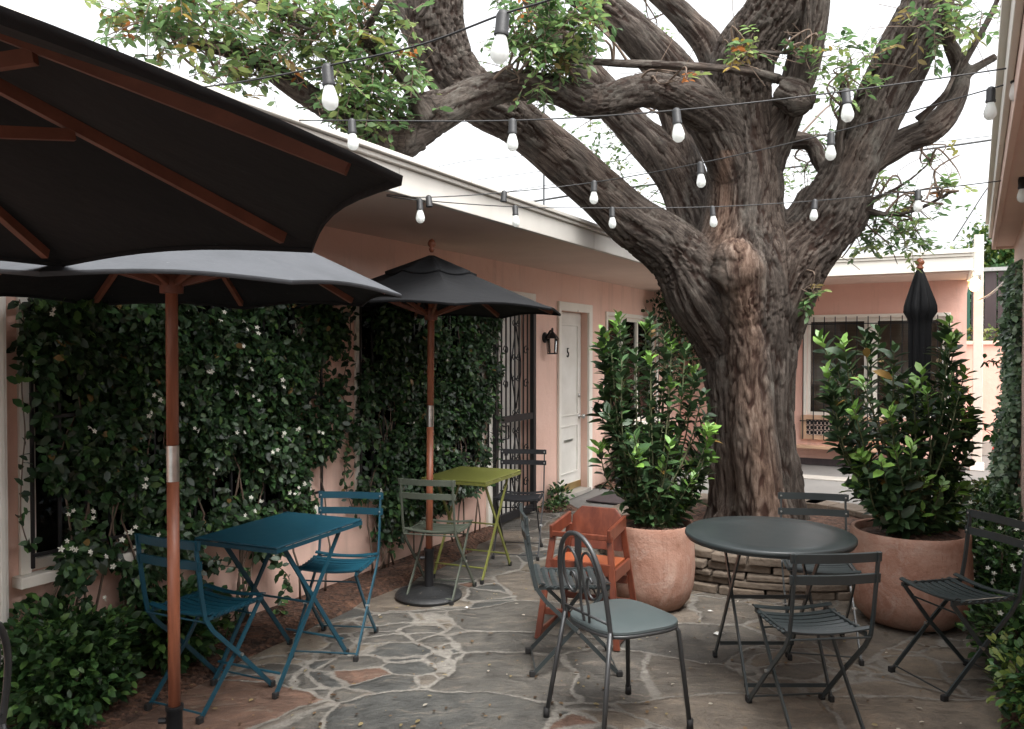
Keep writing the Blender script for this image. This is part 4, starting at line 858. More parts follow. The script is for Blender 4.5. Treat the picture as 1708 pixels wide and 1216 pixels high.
def tree_geometry():
    b = MB(); segs = []
    for li, L_ in enumerate(limbs):
        c = curve_pts(L_, 6)
        b.tube([tuple(p[:3]) for p in c], [float(p[3]) for p in c], 14)
        al = 0.0
        for i in range(len(c) - 1):
            ln = float(np.linalg.norm(c[i+1][:3] - c[i][:3])); segs.append((c[i][:3], c[i+1][:3], c[i][3], c[i+1][3], li, al)); al += ln
    # root flare and burl
    base = P(1262, 880, 6.42)
    for k in range(9):
        a = k * 0.7 + 0.2; d = Vector((math.cos(a), math.sin(a), 0)); q = Vector((base.x, 6.42, 0.22))
        b.tube([q + d * 0.19 + Vector((0, 0, 0.55)), q + d * 0.25 + Vector((0, 0, 0.25)), q + d * (0.35 + 0.05 * math.sin(k * 3)) + Vector((0, 0, 0.0)), q + d * 0.48 + Vector((0, 0, -0.15))], [0.12, 0.12, 0.10, 0.05], 10)
    bc = P(1232, 452, 6.02); b.sphere(bc, 0.20, 18, 12, (1, 1, 1.05)); b.sphere(P(1226, 430, 5.98), 0.15, 16, 10)
    b.tube([tuple(P(1238, 470, 6.02)), tuple(P(1245, 540, 6.06)), tuple(P(1250, 620, 6.1)), tuple(P(1258, 720, 6.08)), tuple(P(1268, 820, 6.04)), tuple(P(1275, 880, 6.0))], [0.17, 0.13, 0.14, 0.16, 0.18, 0.2], 14)
    b.sphere(P(1330, 165, 5.95), 0.13, 12, 8); b.sphere(P(675, 232, 5.05), 0.12, 12, 8); b.sphere(P(712, 185, 5.08), 0.10, 12, 8)
    b.sphere(P(1175, 190, 6.2), 0.17, 12, 8)
    o = b.build('tmp', None); rm = o.modifiers.new('r', 'REMESH'); rm.mode = 'VOXEL'; rm.voxel_size = 0.0125
    sm = o.modifiers.new('s', 'SMOOTH'); sm.iterations = 4; sm.factor = 0.5
    dg = bpy.context.evaluated_depsgraph_get(); me = bpy.data.meshes.new_from_object(o.evaluated_get(dg)); bpy.data.objects.remove(o)
    n_ = len(me.vertices); V = np.empty(n_ * 3); me.vertices.foreach_get('co', V); V = V.reshape(-1, 3)
    Nn = np.empty(n_ * 3); me.vertex_normals.foreach_get('vector', Nn); Nn = Nn.reshape(-1, 3)
    A = np.array([s[0] for s in segs]); B = np.array([s[1] for s in segs]); ra = np.array([s[2] for s in segs]); rb_ = np.array([s[3] for s in segs]); li = np.array([s[4] for s in segs]); al = np.array([s[5] for s in segs])
    nl = len(limbs); D = np.full((n_, nl), 1e9); DR = np.full((n_, nl), 1e9); SI = np.zeros((n_, nl), int); TT = np.zeros((n_, nl))
    for k in range(len(segs)):
        ab = B[k] - A[k]; t = np.clip(((V - A[k]) @ ab) / (ab @ ab), 0, 1); q = A[k] + t[:, None] * ab
        d = np.linalg.norm(V - q, axis=1) - (ra[k] + (rb_[k] - ra[k]) * t)
        dd_ = np.linalg.norm(V - q, axis=1); better = dd_ < DR[:, li[k]]; DR[better, li[k]] = dd_[better]; D[better, li[k]] = d[better]; SI[better, li[k]] = k; TT[better, li[k]] = t[better]
    order = np.argsort(D, axis=1)[:, :2]; idx = np.arange(n_)
    H = np.zeros(n_); G = np.zeros((n_, 3)); Wsum = np.zeros(n_); rad = np.zeros(n_)
    d0_ = D[idx, order[:, 0]]
    for j in (0, 1):
        lj = order[:, j]; dj = D[idx, lj]; w = np.exp(-np.clip(dj - d0_, 0, 5) / 0.035); sj = SI[idx, lj]; tj = TT[idx, lj]
        ab = B[sj] - A[sj]; ln = np.linalg.norm(ab, axis=1); ax = ab / ln[:, None]; along = al[sj] + tj * ln
        q = A[sj] + tj[:, None] * ab; perp = V - q; perp = perp - ax * (perp * ax).sum(1)[:, None]; r_ = ra[sj] + (rb_[sj] - ra[sj]) * tj
        pn_ = nrm(perp); g_ = pn_ * np.clip(r_, 0.03, 0.45)[:, None]          # ring direction, keeps ridge spacing even
        g2_ = g_ + ax * (along * 0.16)[:, None] + lj[:, None] * 3.7; g_ = g_ + ax * (along * 0.11)[:, None] + lj[:, None] * 3.7
        hh = np.empty(n_)
        for i in range(n_):
            p = Vector(g_[i]); pb_ = Vector(g2_[i]); sw = 0.05 * mnoise.noise(p * 3.0); p2 = p + Vector((sw, -sw, sw))
            a = 1 - abs(mnoise.noise(p2 * 15)) * 2.0; b2 = 1 - abs(mnoise.noise(pb_ * 34 + Vector((5, 5, 5)))) * 2.0; c2 = 1 - abs(mnoise.noise(p2 * 52 + Vector((9, 1, 5)))) * 2.0
            hh[i] = 0.40 * a + 0.40 * b2 + 0.20 * c2
        if j == 0: G = g_; rad = r_
        H += w * hh; Wsum += w
    H /= Wsum
    ridge = np.clip((1 - H) * 1.1, 0, 1); ridge = 1 - ridge       # high on plates
    Hh = 1 - np.clip((H) , 0, 1)                                   # invert: narrow furrows at |noise|~0
    ridge = np.clip((Hh - 0.10) * 2.3, 0, 1)
    amp = np.clip(rad * 0.15, 0.001, 0.032)
    lump = np.array([mnoise.noise(Vector(v) * 2.2) for v in V]) * np.clip(rad * 0.14, 0, 0.035)
    # bare reddish strip under the burl
    stripx = np.interp(V[:, 2], [0.2, 0.8, 1.4, 1.9, 2.2, 2.5], [P(1285, 870, 6)[0], P(1262, 760, 6)[0], P(1250, 620, 6)[0], P(1240, 520, 6)[0], P(1232, 450, 6)[0], P(1215, 380, 6)[0]])
    wS = np.interp(V[:, 2], [0.2, 1.4, 2.0, 2.2, 2.6, 2.9], [0.2, 0.11, 0.12, 0.17, 0.12, 0.06])
    bare = np.clip(1.25 - np.abs(V[:, 0] - stripx) / wS, 0, 1) * (V[:, 1] < 6.35) * (V[:, 2] < 3.1)
    bare *= np.array([0.75 + 0.5 * mnoise.noise(Vector((v[0] * 6, v[1] * 6, v[2] * 2))) for v in V])
    extra = np.array([max(0, mnoise.noise(Vector((v[0] * 3.3, v[1] * 3.3, v[2] * 1.1))) - 0.18) * 2.0 for v in V]); bare = np.clip(np.maximum(bare, np.minimum(extra, 0.15)), 0, 1)
    amp = amp * (1 - 0.45 * np.clip(bare, 0, 1))
    V2 = V + Nn * (ridge * amp - amp * 0.6 + lump)[:, None]
    me.vertices.foreach_set('co', V2.ravel())
    at = me.attributes.new('ridge', 'FLOAT', 'POINT'); at.data.foreach_set('value', ridge)
    at = me.attributes.new('bare', 'FLOAT', 'POINT'); at.data.foreach_set('value', bare)
    at = me.attributes.new('grain', 'FLOAT_VECTOR', 'POINT'); at.data.foreach_set('vector', G.ravel())
    me.polygons.foreach_set('use_smooth', np.ones(len(me.polygons), bool)); me.update(); me.name = 'trunk'; me.materials.clear()
    return me
tree = thing('courtyard_tree', 'huge old tree with thick furrowed trunk and spreading limbs in the stone ring', 'tree', (0, 0, 0))
link_mesh('trunk', tree_geometry(), M['bark'], tree)
# foliage: sprays of pinnate leaves on thin twigs
OL = [(0.12, 0.215, 0.08), (0.19, 0.29, 0.10), (0.075, 0.14, 0.055), (0.24, 0.30, 0.10), (0.26, 0.20, 0.08), (0.19, 0.27, 0.14)]
clus = [ # x, y, Y, r_px, sprays, warmth
 (215,20,4.5,60,16,.5),(270,40,4.5,60,18,.5),(330,20,4.5,60,18,.4),(390,55,4.6,60,18,.35),(370,110,4.6,45,12,.2),(450,70,4.6,60,18,.3),(480,25,4.6,60,16,.6),(540,30,4.7,60,16,.45),(560,90,4.75,60,20,.2),(590,140,4.8,55,22,.1),(560,170,4.85,40,12,.1),(630,165,4.85,45,16,.1),(610,210,4.9,40,12,.1),(620,110,4.8,45,12,.3),(680,110,4.9,40,9,.5),(640,40,4.8,50,12,.25),(600,20,4.8,50,12,.2),(420,130,4.7,40,8,.1),(690,170,5.0,30,6,.2),
 (880,40,5.2,55,18,.1),(930,30,5.2,60,20,.1),(960,60,5.25,50,16,.15),(900,85,5.2,50,16,.1),(980,30,5.3,40,8,.3),(940,110,5.3,35,7,.5),(860,15,5.2,40,8,.1),
 (1390,80,5.8,30,6,.7),(1400,130,5.8,42,10,.1),(1430,110,5.8,40,6,.2),(1540,55,5.7,45,8,.4),(1580,40,5.7,40,6,.4),(1630,40,5.7,35,5,.4),(1600,20,5.7,30,4,.3),
 (820,120,7.4,50,7,.0),(850,80,7.4,40,5,.0),(960,225,7.4,60,9,.0),(1010,250,7.4,60,9,.05),(1040,200,7.3,50,6,.0),(1075,320,7.3,45,7,.1),(1330,270,7.2,60,8,.1),(1360,240,7.2,40,4,.0),(1345,310,7.2,35,4,.0),(1440,120,7.4,45,6,.1),(1090,40,7.2,40,5,.0),
 (1470,370,6.6,45,9,.05),(1510,360,6.6,50,9,.05),(1490,405,6.6,45,10,.0),(1530,390,6.6,35,6,.0),(1440,400,6.6,30,5,.0),(1450,300,6.6,40,5,.2),(1592,312,6.3,22,4,.9),(1565,262,6.4,16,2,.9),(1520,345,6.4,25,3,.2),(1250,75,5.8,30,4,.9),(1225,90,5.8,25,3,.9),(1330,85,5.85,20,2,.9),(1355,490,6.0,22,4,.1),(1145,120,5.4,20,1,.7),(900,150,5.3,35,3,.5)]
LP_, LD, LU, LLn, LC = [], [], [], [], []; tw_ = MB()
for (x, y_, Y, rp_, ns, warm) in clus:
    c = np.array(P(x, y_, Y)); rr = rp_ * Y / F
    for s_ in range(int(ns * 2.1)):
        o0 = c + rng.normal(0, 0.42, 3) * rr; o0[1] = c[1] + rng.normal(0, 0.5) * rr * 1.3
        d = rng.normal(0, 1, 3) + [0, 0, -0.15]; d /= np.linalg.norm(d); ln = rng.uniform(0.10, 0.22)
        e = o0 + d * ln + [0, 0, -0.03]; tw_.tube([tuple(o0), tuple((o0 + e) / 2 + [0, 0, 0.01]), tuple(e)], 0.0022, 4)
        nl = rng.integers(5, 9); side = np.cross(d, [0, 0, 1]); side /= max(np.linalg.norm(side), 1e-6)
        col = np.array(OL[rng.choice(6, p=[.30, .26, .22, .14, .02, .06])]); 
        if rng.random() < warm * 0.18: col = np.array([(0.42, 0.16, 0.05), (0.34, 0.24, 0.06), (0.24, 0.23, 0.06)][rng.integers(0, 3)])
        for q in range(nl):
            t = (q + 0.6) / nl; sgn = 1 if q % 2 else -1
            LP_.append(o0 + (e - o0) * t); LD.append(d * 0.55 + side * sgn * 0.9 + rng.normal(0, .2, 3)); LU.append(np.array([0, 0, 1]) + rng.normal(0, .45, 3)); LLn.append(rng.uniform(0.05, 0.085) * (0.8 if Y > 7 else 1)); LC.append(col * rng.uniform(0.75, 1.25))
lp_all = np.array([q for L_ in limbs for q in curve_pts(L_, 4)])
br = MB()
for (x, y_, Y, rp_, ns, warm) in clus:
    c = np.array(P(x, y_, Y)); dd_ = np.linalg.norm(lp_all[:, :3] - c, axis=1); near = np.argsort(dd_)[:14]
    if dd_[near[0]] > 1.6: continue
    for k in range(3):
        a = lp_all[near[rng.integers(0, 14)]][:3]; e = c + rng.normal(0, 0.45, 3) * rp_ * Y / F; m1 = a + (e - a) * 0.35 + rng.normal(0, 0.05, 3) + [0, 0, 0.05]; m2 = a + (e - a) * 0.7 + rng.normal(0, 0.05, 3) + [0, 0, 0.04]
        cp = curve_pts([tuple(a), tuple(m1), tuple(m2), tuple(e)], 4); br.tube([tuple(q) for q in cp], [0.011 * (1 - 0.8 * i / len(cp)) for i in range(len(cp))], 5)
        for _ in range(2):
            i0 = rng.integers(4, len(cp)); f_ = cp[i0] + rng.normal(0, 0.13, 3); br.tube([tuple(cp[i0]), tuple((cp[i0] + f_) / 2 + rng.normal(0, .01, 3)), tuple(f_)], 0.0025, 4)
tw_.add(br.v, br.f)
leaf_obj('crown', LP_, LD, LU, np.array(LLn), np.array(LLn) * 0.48, np.clip(LC, 0, 1), M['leaf'], tree)
tw_.build('twigs', M['twig'], tree)

# ------------------------------------------------------------------ umbrellas
def umbrella(label, loc, rot, Rr, zr, za, fabric, nseg=8, vent=True, base_r=0.215, sock=0.32, joint=1.18, group='market umbrellas', rim_drop=0.0, hub_z=None, strut_t=0.53, ribmat='rib', hem=0.014, under='canopy'):
    t = thing('patio_umbrella', label, 'umbrella', loc, rot, group)
    def surf(u, a_i, v, lift=0.0):
        a0 = 2 * math.pi * a_i / nseg; a1 = 2 * math.pi * (a_i + 1) / nseg
        r_ = Rr * u; p0 = Vector((r_ * math.cos(a0), r_ * math.sin(a0), 0)); p1 = Vector((r_ * math.cos(a1), r_ * math.sin(a1), 0))
        p = p0.lerp(p1, v); s_ = math.sin(math.pi * v)
        h = za - (za - zr) * (u ** 0.98) - 0.022 * s_ * math.sin(math.pi * min(u, 1)) + 0.018 * s_ * u ** 6
        sc_ = 1 - 0.022 * s_ * u ** 5
        # gathered cloth near the corner
        return Vector((p.x * sc_, p.y * sc_, h + lift - 0.004 * (1 - s_) * u ** 8))
    hem_ = hem
    def panelset(u0, u1, nu, nv, lift=0.0, hem=True):
        b = MB()
        for i in range(nseg):
            n0 = len(b.v)
            for a in range(nu + 1):
                for c in range(nv + 1): b.v.append(tuple(surf(u0 + (u1 - u0) * a / nu, i, c / nv, lift)))
            row = nv + 1
            if hem:
                for c in range(nv + 1):
                    p = surf(u1, i, c / nv, lift); b.v.append((p.x * 0.998, p.y * 0.998, p.z - hem_))
            for a in range(nu + (1 if hem else 0)):
                for c in range(nv): q = n0 + a * row + c; b.f.append((q, q + 1, q + row + 1, q + row))
        return b
    b = panelset(0.03, 1.0, 10, 8)
    me_o = b.build('canopy', M[fabric], t, True)
    bm = bmesh.new(); bm.from_mesh(me_o.data); bmesh.ops.remove_doubles(bm, verts=bm.verts, dist=1e-4); bmesh.ops.recalc_face_normals(bm, faces=bm.faces); bm.to_mesh(me_o.data); bm.free()
    me_o.data.set_sharp_from_angle(angle=R(35))
    me_o.data.materials.append(M[under]); so = me_o.modifiers.new('thick', 'SOLIDIFY'); so.thickness = 0.003; so.material_offset = 1
    if vent:
        v = panelset(0.02, 0.34, 4, 8, 0.018); vo = v.build('vent', M[fabric], t, True); so = vo.modifiers.new('thick', 'SOLIDIFY'); so.thickness = 0.003
    hz = hub_z or (zr + 0.02)
    pr = 0.0225
    MB().lathe([(pr, sock - 0.1), (pr, joint - 0.07)], n=16).build('lower_pole', M['pole'], t, True)
    MB().lathe([(pr + 0.0015, joint - 0.069), (pr + 0.0015, joint + 0.069)], n=16).build('pole_joint', M['steel'], t, True, auto=40)
    MB().lathe([(pr, joint + 0.07), (pr, za - 0.01)], n=16).build('upper_pole', M['pole'], t, True)
    MB().lathe([(pr, hz - 0.03), (0.042, hz - 0.028), (0.045, hz + 0.03), (0.035, hz + 0.05), (pr, hz + 0.052)], n=16).build('runner', M['rib'], t, True, auto=40)
    MB().lathe([(pr, za - 0.12), (0.045, za - 0.11), (0.045, za - 0.06), (pr, za - 0.05)], n=16).build('top_hub', M['rib'], t, True, auto=40)
    MB().lathe([(0.010, za + (0.03 if vent else 0)), (0.018, za + 0.045), (0.020, za + 0.052), (0.012, za + 0.06), (0.026, za + 0.075), (0.028, za + 0.09), (0.018, za + 0.108), (0.004, za + 0.118)], n=14).build('finial', M['pole'], t, True)
    for i in range(nseg):
        a = 2 * math.pi * i / nseg; c, s_ = math.cos(a), math.sin(a)
        def rp2(u, dz=-0.018): 
            p = surf(u, i, 0.0); return Vector((p.x, p.y, p.z + dz))
        b = MB()
        for k in range(6):
            u0, u1 = 0.03 + 0.9 * k / 6, 0.03 + 0.9 * (k + 1) / 6; b.beam(rp2(u0), rp2(u1), 0.018, 0.026)
        b.build('rib', M[ribmat], t)
        b = MB(); b.beam((0.04 * c, 0.04 * s_, hz + 0.01), rp2(strut_t, -0.036), 0.014, 0.022); b.build('strut', M[ribmat], t)
    bs_ = MB().lathe([(base_r, 0.006), (base_r + 0.004, 0.02), (base_r - 0.006, 0.034), (base_r * 0.8, 0.044), (base_r * 0.72, 0.04), (base_r * 0.5, 0.05), (0.06, 0.066), (0.035, 0.075)], n=36).build('base', M['cast'], t, True, auto=50)
    k_ = MB(); k_.lathe([(0.031, 0.07), (0.029, sock - 0.02), (0.034, sock - 0.015), (0.034, sock), (0.024, sock)], n=16); k_.build('base_tube', M['iron'], t, True, auto=50)
    MB().tube([(-0.03, 0, sock - 0.06), (-0.06, 0, sock - 0.06)], 0.012, 8).build('knob', M['iron'], t)
    return t
# big umbrella, enters at upper left
BUc = Vector((-1.27, 1.163)); c2_ = Vector((-0.4875, 1.9375)) - BUc; ang2 = math.atan2(c2_.y, c2_.x)
u1 = umbrella('big black umbrella overhead at upper left, seen from underneath with wooden ribs', (BUc.x, BUc.y, 0), ang2, 1.115, 1.854, 2.29, 'canopy', strut_t=0.53, hub_z=1.93, vent=False, ribmat='rib')
u2 = umbrella('grey topped umbrella with wooden pole in front of the blue chairs', (P(287, 600, 3.1).x, 3.1, 0), R(0.5), 0.88, 1.822, 2.235, 'canopy_grey', vent=False, sock=0.235, joint=1.17, hub_z=1.85)  # grey top over black underside: lit and shaded sides put into two colours
g = Gz(715, 996); u3 = umbrella('black vented umbrella on a round black base beside the olive table', (g.x, g.y, 0), R(14), 0.88, 1.865, 2.21, 'canopy', hub_z=1.83)
u3.rotation_euler = (0, R(0.6), R(14))
# folded umbrella behind the right pot
cl = P(1533, 586, 6.5); fu = thing('folded_umbrella', 'closed black umbrella standing behind the right potted laurel', 'umbrella', (cl.x, 6.5, 0), 0, None)
zt = P(1533, 450, 6.5).z
MB().lathe([(0.021, 0.1), (0.021, zt + 0.02)], n=12).build('pole', M['pole'], fu, True)
b = MB(); nn, rows = 64, 26; 
for i in range(rows + 1):
    t = i / rows; zz_ = zt - t * 1.27
    r0 = 0.028 + 0.100 * min(1, t / 0.26) ** 0.8 if t < 0.26 else 0.128 - 0.045 * min(1, (t - 0.26) / 0.06) - 0.02 * max(0, (t - 0.5))
    for j in range(nn):
        a = 2 * math.pi * j / nn; f_ = 1 + (0.22 * math.cos(8 * a + t * 1.4) + 0.10 * math.cos(17 * a + 3 * t)) * min(1, t * 5)
        b.v.append((r0 * f_ * math.cos(a) * 0.86, r0 * f_ * math.sin(a) * 0.86, zz_ - (0.05 * math.cos(8 * a) if i == rows else 0)))
for i in range(rows):
    for j in range(nn): b.f.append((i*nn+j, i*nn+(j+1)%nn, (i+1)*nn+(j+1)%nn, (i+1)*nn+j))
b.build('canopy', M['canopy'], fu, True)
MB().lathe([(0.022, zt), (0.03, zt + 0.02), (0.018, zt + 0.03), (0.034, zt + 0.05), (0.034, zt + 0.065), (0.02, zt + 0.085), (0.004, zt + 0.095)], n=14).build('finial', M['pole'], fu, True)
MB().lathe([(0.22, 0.004), (0.22, 0.03), (0.06, 0.05), (0.03, 0.06), (0.03, 0.32), (0.024, 0.32)], n=28).build('base', M['cast'], fu, True, auto=50)

# ------------------------------------------------------------------ folding bistro chair (faces local -Y)
def bistro_chair(label, mat, loc, facing, group, seat='slats', sc=0.975):
    t = thing('folding_chair', label, 'chair', loc, math.atan2(facing[1], facing[0]) + math.pi / 2, group); t.scale = (sc, sc, sc); m_ = M[mat]
    # seat: nine slats running across, dipping in the middle front-to-back
    b = MB(); n_ = 9; dep = 0.37
    for i in range(n_):
        y0 = -0.19 + dep * i / n_; y1 = y0 + dep / n_ - 0.007
        pts = []
        for k in range(9):
            x = -0.185 + 0.37 * k / 8; 
            zc = 0.455 - 0.016 * math.cos(x / 0.185 * math.pi / 2) + (0.012 if i in (0, n_ - 1) else 0) + 0.02 * ((i - 4) / 4.0) ** 2 * 0.6
            pts.append((x, zc))
        for k in range(8):
            (xa, za_), (xb, zb_) = pts[k], pts[k+1]; ym = (y0 + y1) / 2
            vs = [(xa,y0,za_-.002),(xb,y0,zb_-.002),(xb,ym,zb_+.004),(xa,ym,za_+.004),(xb,y1,zb_-.002),(xa,y1,za_-.002)]
            vs2 = [(x_, y_, z_ - 0.006) for x_, y_, z_ in vs]
            b.add(vs + vs2, [(0,1,2,3),(3,2,4,5),(6,9,8,7),(9,11,10,8),(0,6,7,1),(5,4,10,11)] + ([(0,3,9,6),(3,5,11,9)] if k == 0 else []) + ([(1,7,8,2),(2,8,10,4)] if k == 7 else []))
    st = b.build('seat', m_, t, True, auto=25)
    for sx in (-1, 1): MB().beam((sx * 0.165, -0.19, 0.452), (sx * 0.165, 0.17, 0.452), 0.012, 0.02).build('seat_rail', m_, st)
    # back slats, slightly curved
    for z0 in (0.795, 0.705):
        b = MB(); pts = []
        for k in range(9):
            x = -0.195 + 0.39 * k / 8; pts.append((x, 0.232 + 0.018 * math.cos(x / 0.195 * math.pi / 2) + (0.80 - z0) * -0.10))
        for k in range(8):
            (xa, ya), (xb, yb) = pts[k], pts[k+1]
            b.add([(xa,ya-.004,z0-.020),(xb,yb-.004,z0-.020),(xb,yb-.004,z0+.020),(xa,ya-.004,z0+.020),(xa,ya+.004,z0-.020),(xb,yb+.004,z0-.020),(xb,yb+.008,z0+.018),(xa,ya+.008,z0+.018)],
                  [(0,1,2,3),(7,6,5,4),(0,4,5,1),(3,2,6,7)] + ([(0,3,7,4)] if k == 0 else []) + ([(1,5,6,2)] if k == 7 else []))
        bs2 = b.build('back_slat', m_, t)
        for sx in (-1, 1): MB().lathe([(0.006, -0.004), (0.005, -0.007), (0.001, -0.008)], (sx * 0.178, 0.226 + (0.80 - z0) * -0.10, z0), 8, 'y').build('rivet', M['steel'], bs2)
    for sx in (-1, 1):
        x = sx * 0.178
        b = MB(); pts = [(x, 0.240, 0.815), (x, 0.226, 0.70), (x, 0.205, 0.55), (x, 0.185, 0.455), (x, 0.14, 0.39), (x, -0.03, 0.225), (x, -0.235, 0.012)]
        for k in range(len(pts) - 1): b.beam(pts[k], pts[k+1], 0.009, 0.020, (0, 0.3, 1) if k > 2 else (0, 1, 0))
        lg = b.build('leg', m_, t); c_ = MB(); c_.box((x - 0.012, -0.252, 0.0), (x + 0.012, -0.222, 0.030)); c_.build('foot_cap', M['rubber'], lg, bevel=0.004)
        x = sx * 0.158
        b = MB(); pts = [(x, -0.18, 0.447), (x, -0.02, 0.245), (x, 0.20, 0.012)]
        for k in range(2): b.beam(pts[k], pts[k+1], 0.009, 0.020, (0, 0.3, 1))
        lg = b.build('leg', m_, t); c_ = MB(); c_.box((x - 0.012, 0.188, 0.0), (x + 0.012, 0.218, 0.030)); c_.build('foot_cap', M['rubber'], lg, bevel=0.004)
        MB().lathe([(0.008, -0.02), (0.008, 0.002)] if sx < 0 else [(0.008, -0.002), (0.008, 0.020)], (sx * 0.17, -0.028, 0.232), 8, 'x').build('pivot_bolt', M['steel'], lg)
    for (y_, z_, w_) in ((-0.222, 0.035, 0.178), (0.188, 0.035, 0.158), (0.19, 0.445, 0.178), (-0.13, 0.39, 0.158)):
        MB().tube([(-w_, y_, z_), (w_, y_, z_)], 0.0045, 6).build('stretcher', m_, t)
    return t
GC = 'charcoal slatted folding chairs'
bistro_chair('charcoal slatted folding chair in front of the round table, its back to the camera', 'grey', (1.275, 3.45, 0), (-0.10, 1), GC)
bistro_chair('charcoal slatted folding chair behind the round table, facing the camera', 'grey', (1.66, 4.36, 0), (-0.22, -1), GC)
bistro_chair('charcoal slatted folding chair at the right beside the mulch bed, facing left', 'grey', (2.16, 3.90, 0), (-0.97, -0.24), GC)
bistro_chair('charcoal slatted folding chair behind the scroll chair, side on by the high chair', 'grey', (0.29, 4.12, 0), (1.0, 0.05), GC)
wd = (0.42, 0.907)
bistro_chair('blue folding chair nearer the camera, behind the wooden umbrella pole', 'blue', (-1.40, 3.70, 0), wd, 'blue folding chairs')
bistro_chair('blue folding chair on the far side of the blue table', 'blue', (-0.95, 4.40, 0), (-0.12, -1), 'blue folding chairs')
bistro_chair('sage green folding chair half under the olive table behind the umbrella pole', 'sage', (-0.48, 5.30, 0), (0.25, 0.97), 'folding chairs at the olive table')
bistro_chair('black folding chair beyond the olive table in front of the iron gate', 'black', (0.06, 6.42, 0), (-0.15, -1), 'folding chairs at the olive table')

def cross_legs(t, m_, xs, yh, ztop, foot_y, name='leg', flat=True):
    for x in xs:
        for sgn in (-1, 1):
            xo_ = x + (0.008 if sgn > 0 else -0.008)
            b = MB(); b.beam((xo_, sgn * yh, ztop), (xo_, -sgn * foot_y, 0.012), 0.009, 0.022, (0, 0.3, 1)); lg = b.build(name, m_, t)
            MB().box((xo_ - 0.011, -sgn * foot_y - 0.014, 0.0), (xo_ + 0.011, -sgn * foot_y + 0.014, 0.03)).build('foot_cap', M['rubber'], lg, bevel=0.004)
def rect_table(label, mat, loc, rot, w, d):
    t = thing('folding_table', label, 'table', loc, rot, 'square folding metal tables'); m_ = M[mat]
    b = MB(); b.box((-w/2, -d/2, 0.704), (w/2, d/2, 0.716)); b.build('table_top', m_, t, bevel=0.005)
    b = MB(); e = 0.018
    b.box((-w/2, -d/2, 0.684), (w/2, -d/2 + 0.004, 0.703)); b.box((-w/2, d/2 - 0.004, 0.684), (w/2, d/2, 0.703)); b.box((-w/2, -d/2 + 0.005, 0.684), (-w/2 + 0.004, d/2 - 0.005, 0.703)); b.box((w/2 - 0.004, -d/2 + 0.005, 0.684), (w/2, d/2 - 0.005, 0.703))
    b.build('table_rim', m_, t)
    cross_legs(t, m_, (-w/2 + 0.06, w/2 - 0.06), d/2 - 0.12, 0.69, d/2 - 0.05)
    for (y_, z_) in ((d/2 - 0.09, 0.10), (-d/2 + 0.09, 0.10), (0.0, 0.36), (d/2 - 0.12, 0.67), (-d/2 + 0.12, 0.67)):
        MB().tube([(-w/2 + 0.06, y_, z_), (w/2 - 0.06, y_, z_)], 0.006, 6).build('crossbar', m_, t)
    return t
cA, cB, cC, cD = Gz(335, 895, .71), Gz(450, 919, .71), Gz(595, 870, .71), Gz(490, 852, .71)
ctr = (cA + cB + cC + cD) / 4; ld = ((cC + cD) / 2 - (cA + cB) / 2); ang = math.atan2(ld.y, ld.x) - math.pi / 2
rect_table('blue enamelled rectangular folding table between the two blue chairs', 'blue', (ctr.x, ctr.y, 0), ang, 0.49, 0.68)
ctr = Gz(800, 791, .71)
rect_table('olive green folding table beside the iron gate and umbrella pole', 'green', (ctr.x - 0.05, ctr.y, 0), ang, 0.50, 0.62)

# round table
rt = thing('round_table', 'round charcoal metal folding table in front of the tree planter', 'table', (1.255, 3.94, 0), 0)
MB().lathe([(0.388, 0.690), (0.397, 0.692), (0.402, 0.700), (0.400, 0.712), (0.394, 0.716), (0.30, 0.7165), (0.12, 0.717), (0.001, 0.717)], n=96).build('table_top', M['grey'], rt, True, auto=60)
MB().lathe([(0.385, 0.684), (0.385, 0.702), (0.392, 0.702), (0.392, 0.684)], n=64).build('table_rim', M['grey'], rt, True, auto=40)
cross_legs(rt, M['grey'], (-0.185, 0.195), 0.20, 0.69, 0.27)
for (y_, z_) in ((0.20, 0.10), (-0.23, 0.06), (0.0, 0.40), (0.2, 0.675), (-0.2, 0.675)): MB().beam((-0.185, y_, z_), (0.195, y_, z_), 0.006, 0.018).build('crossbar', M['grey'], rt)

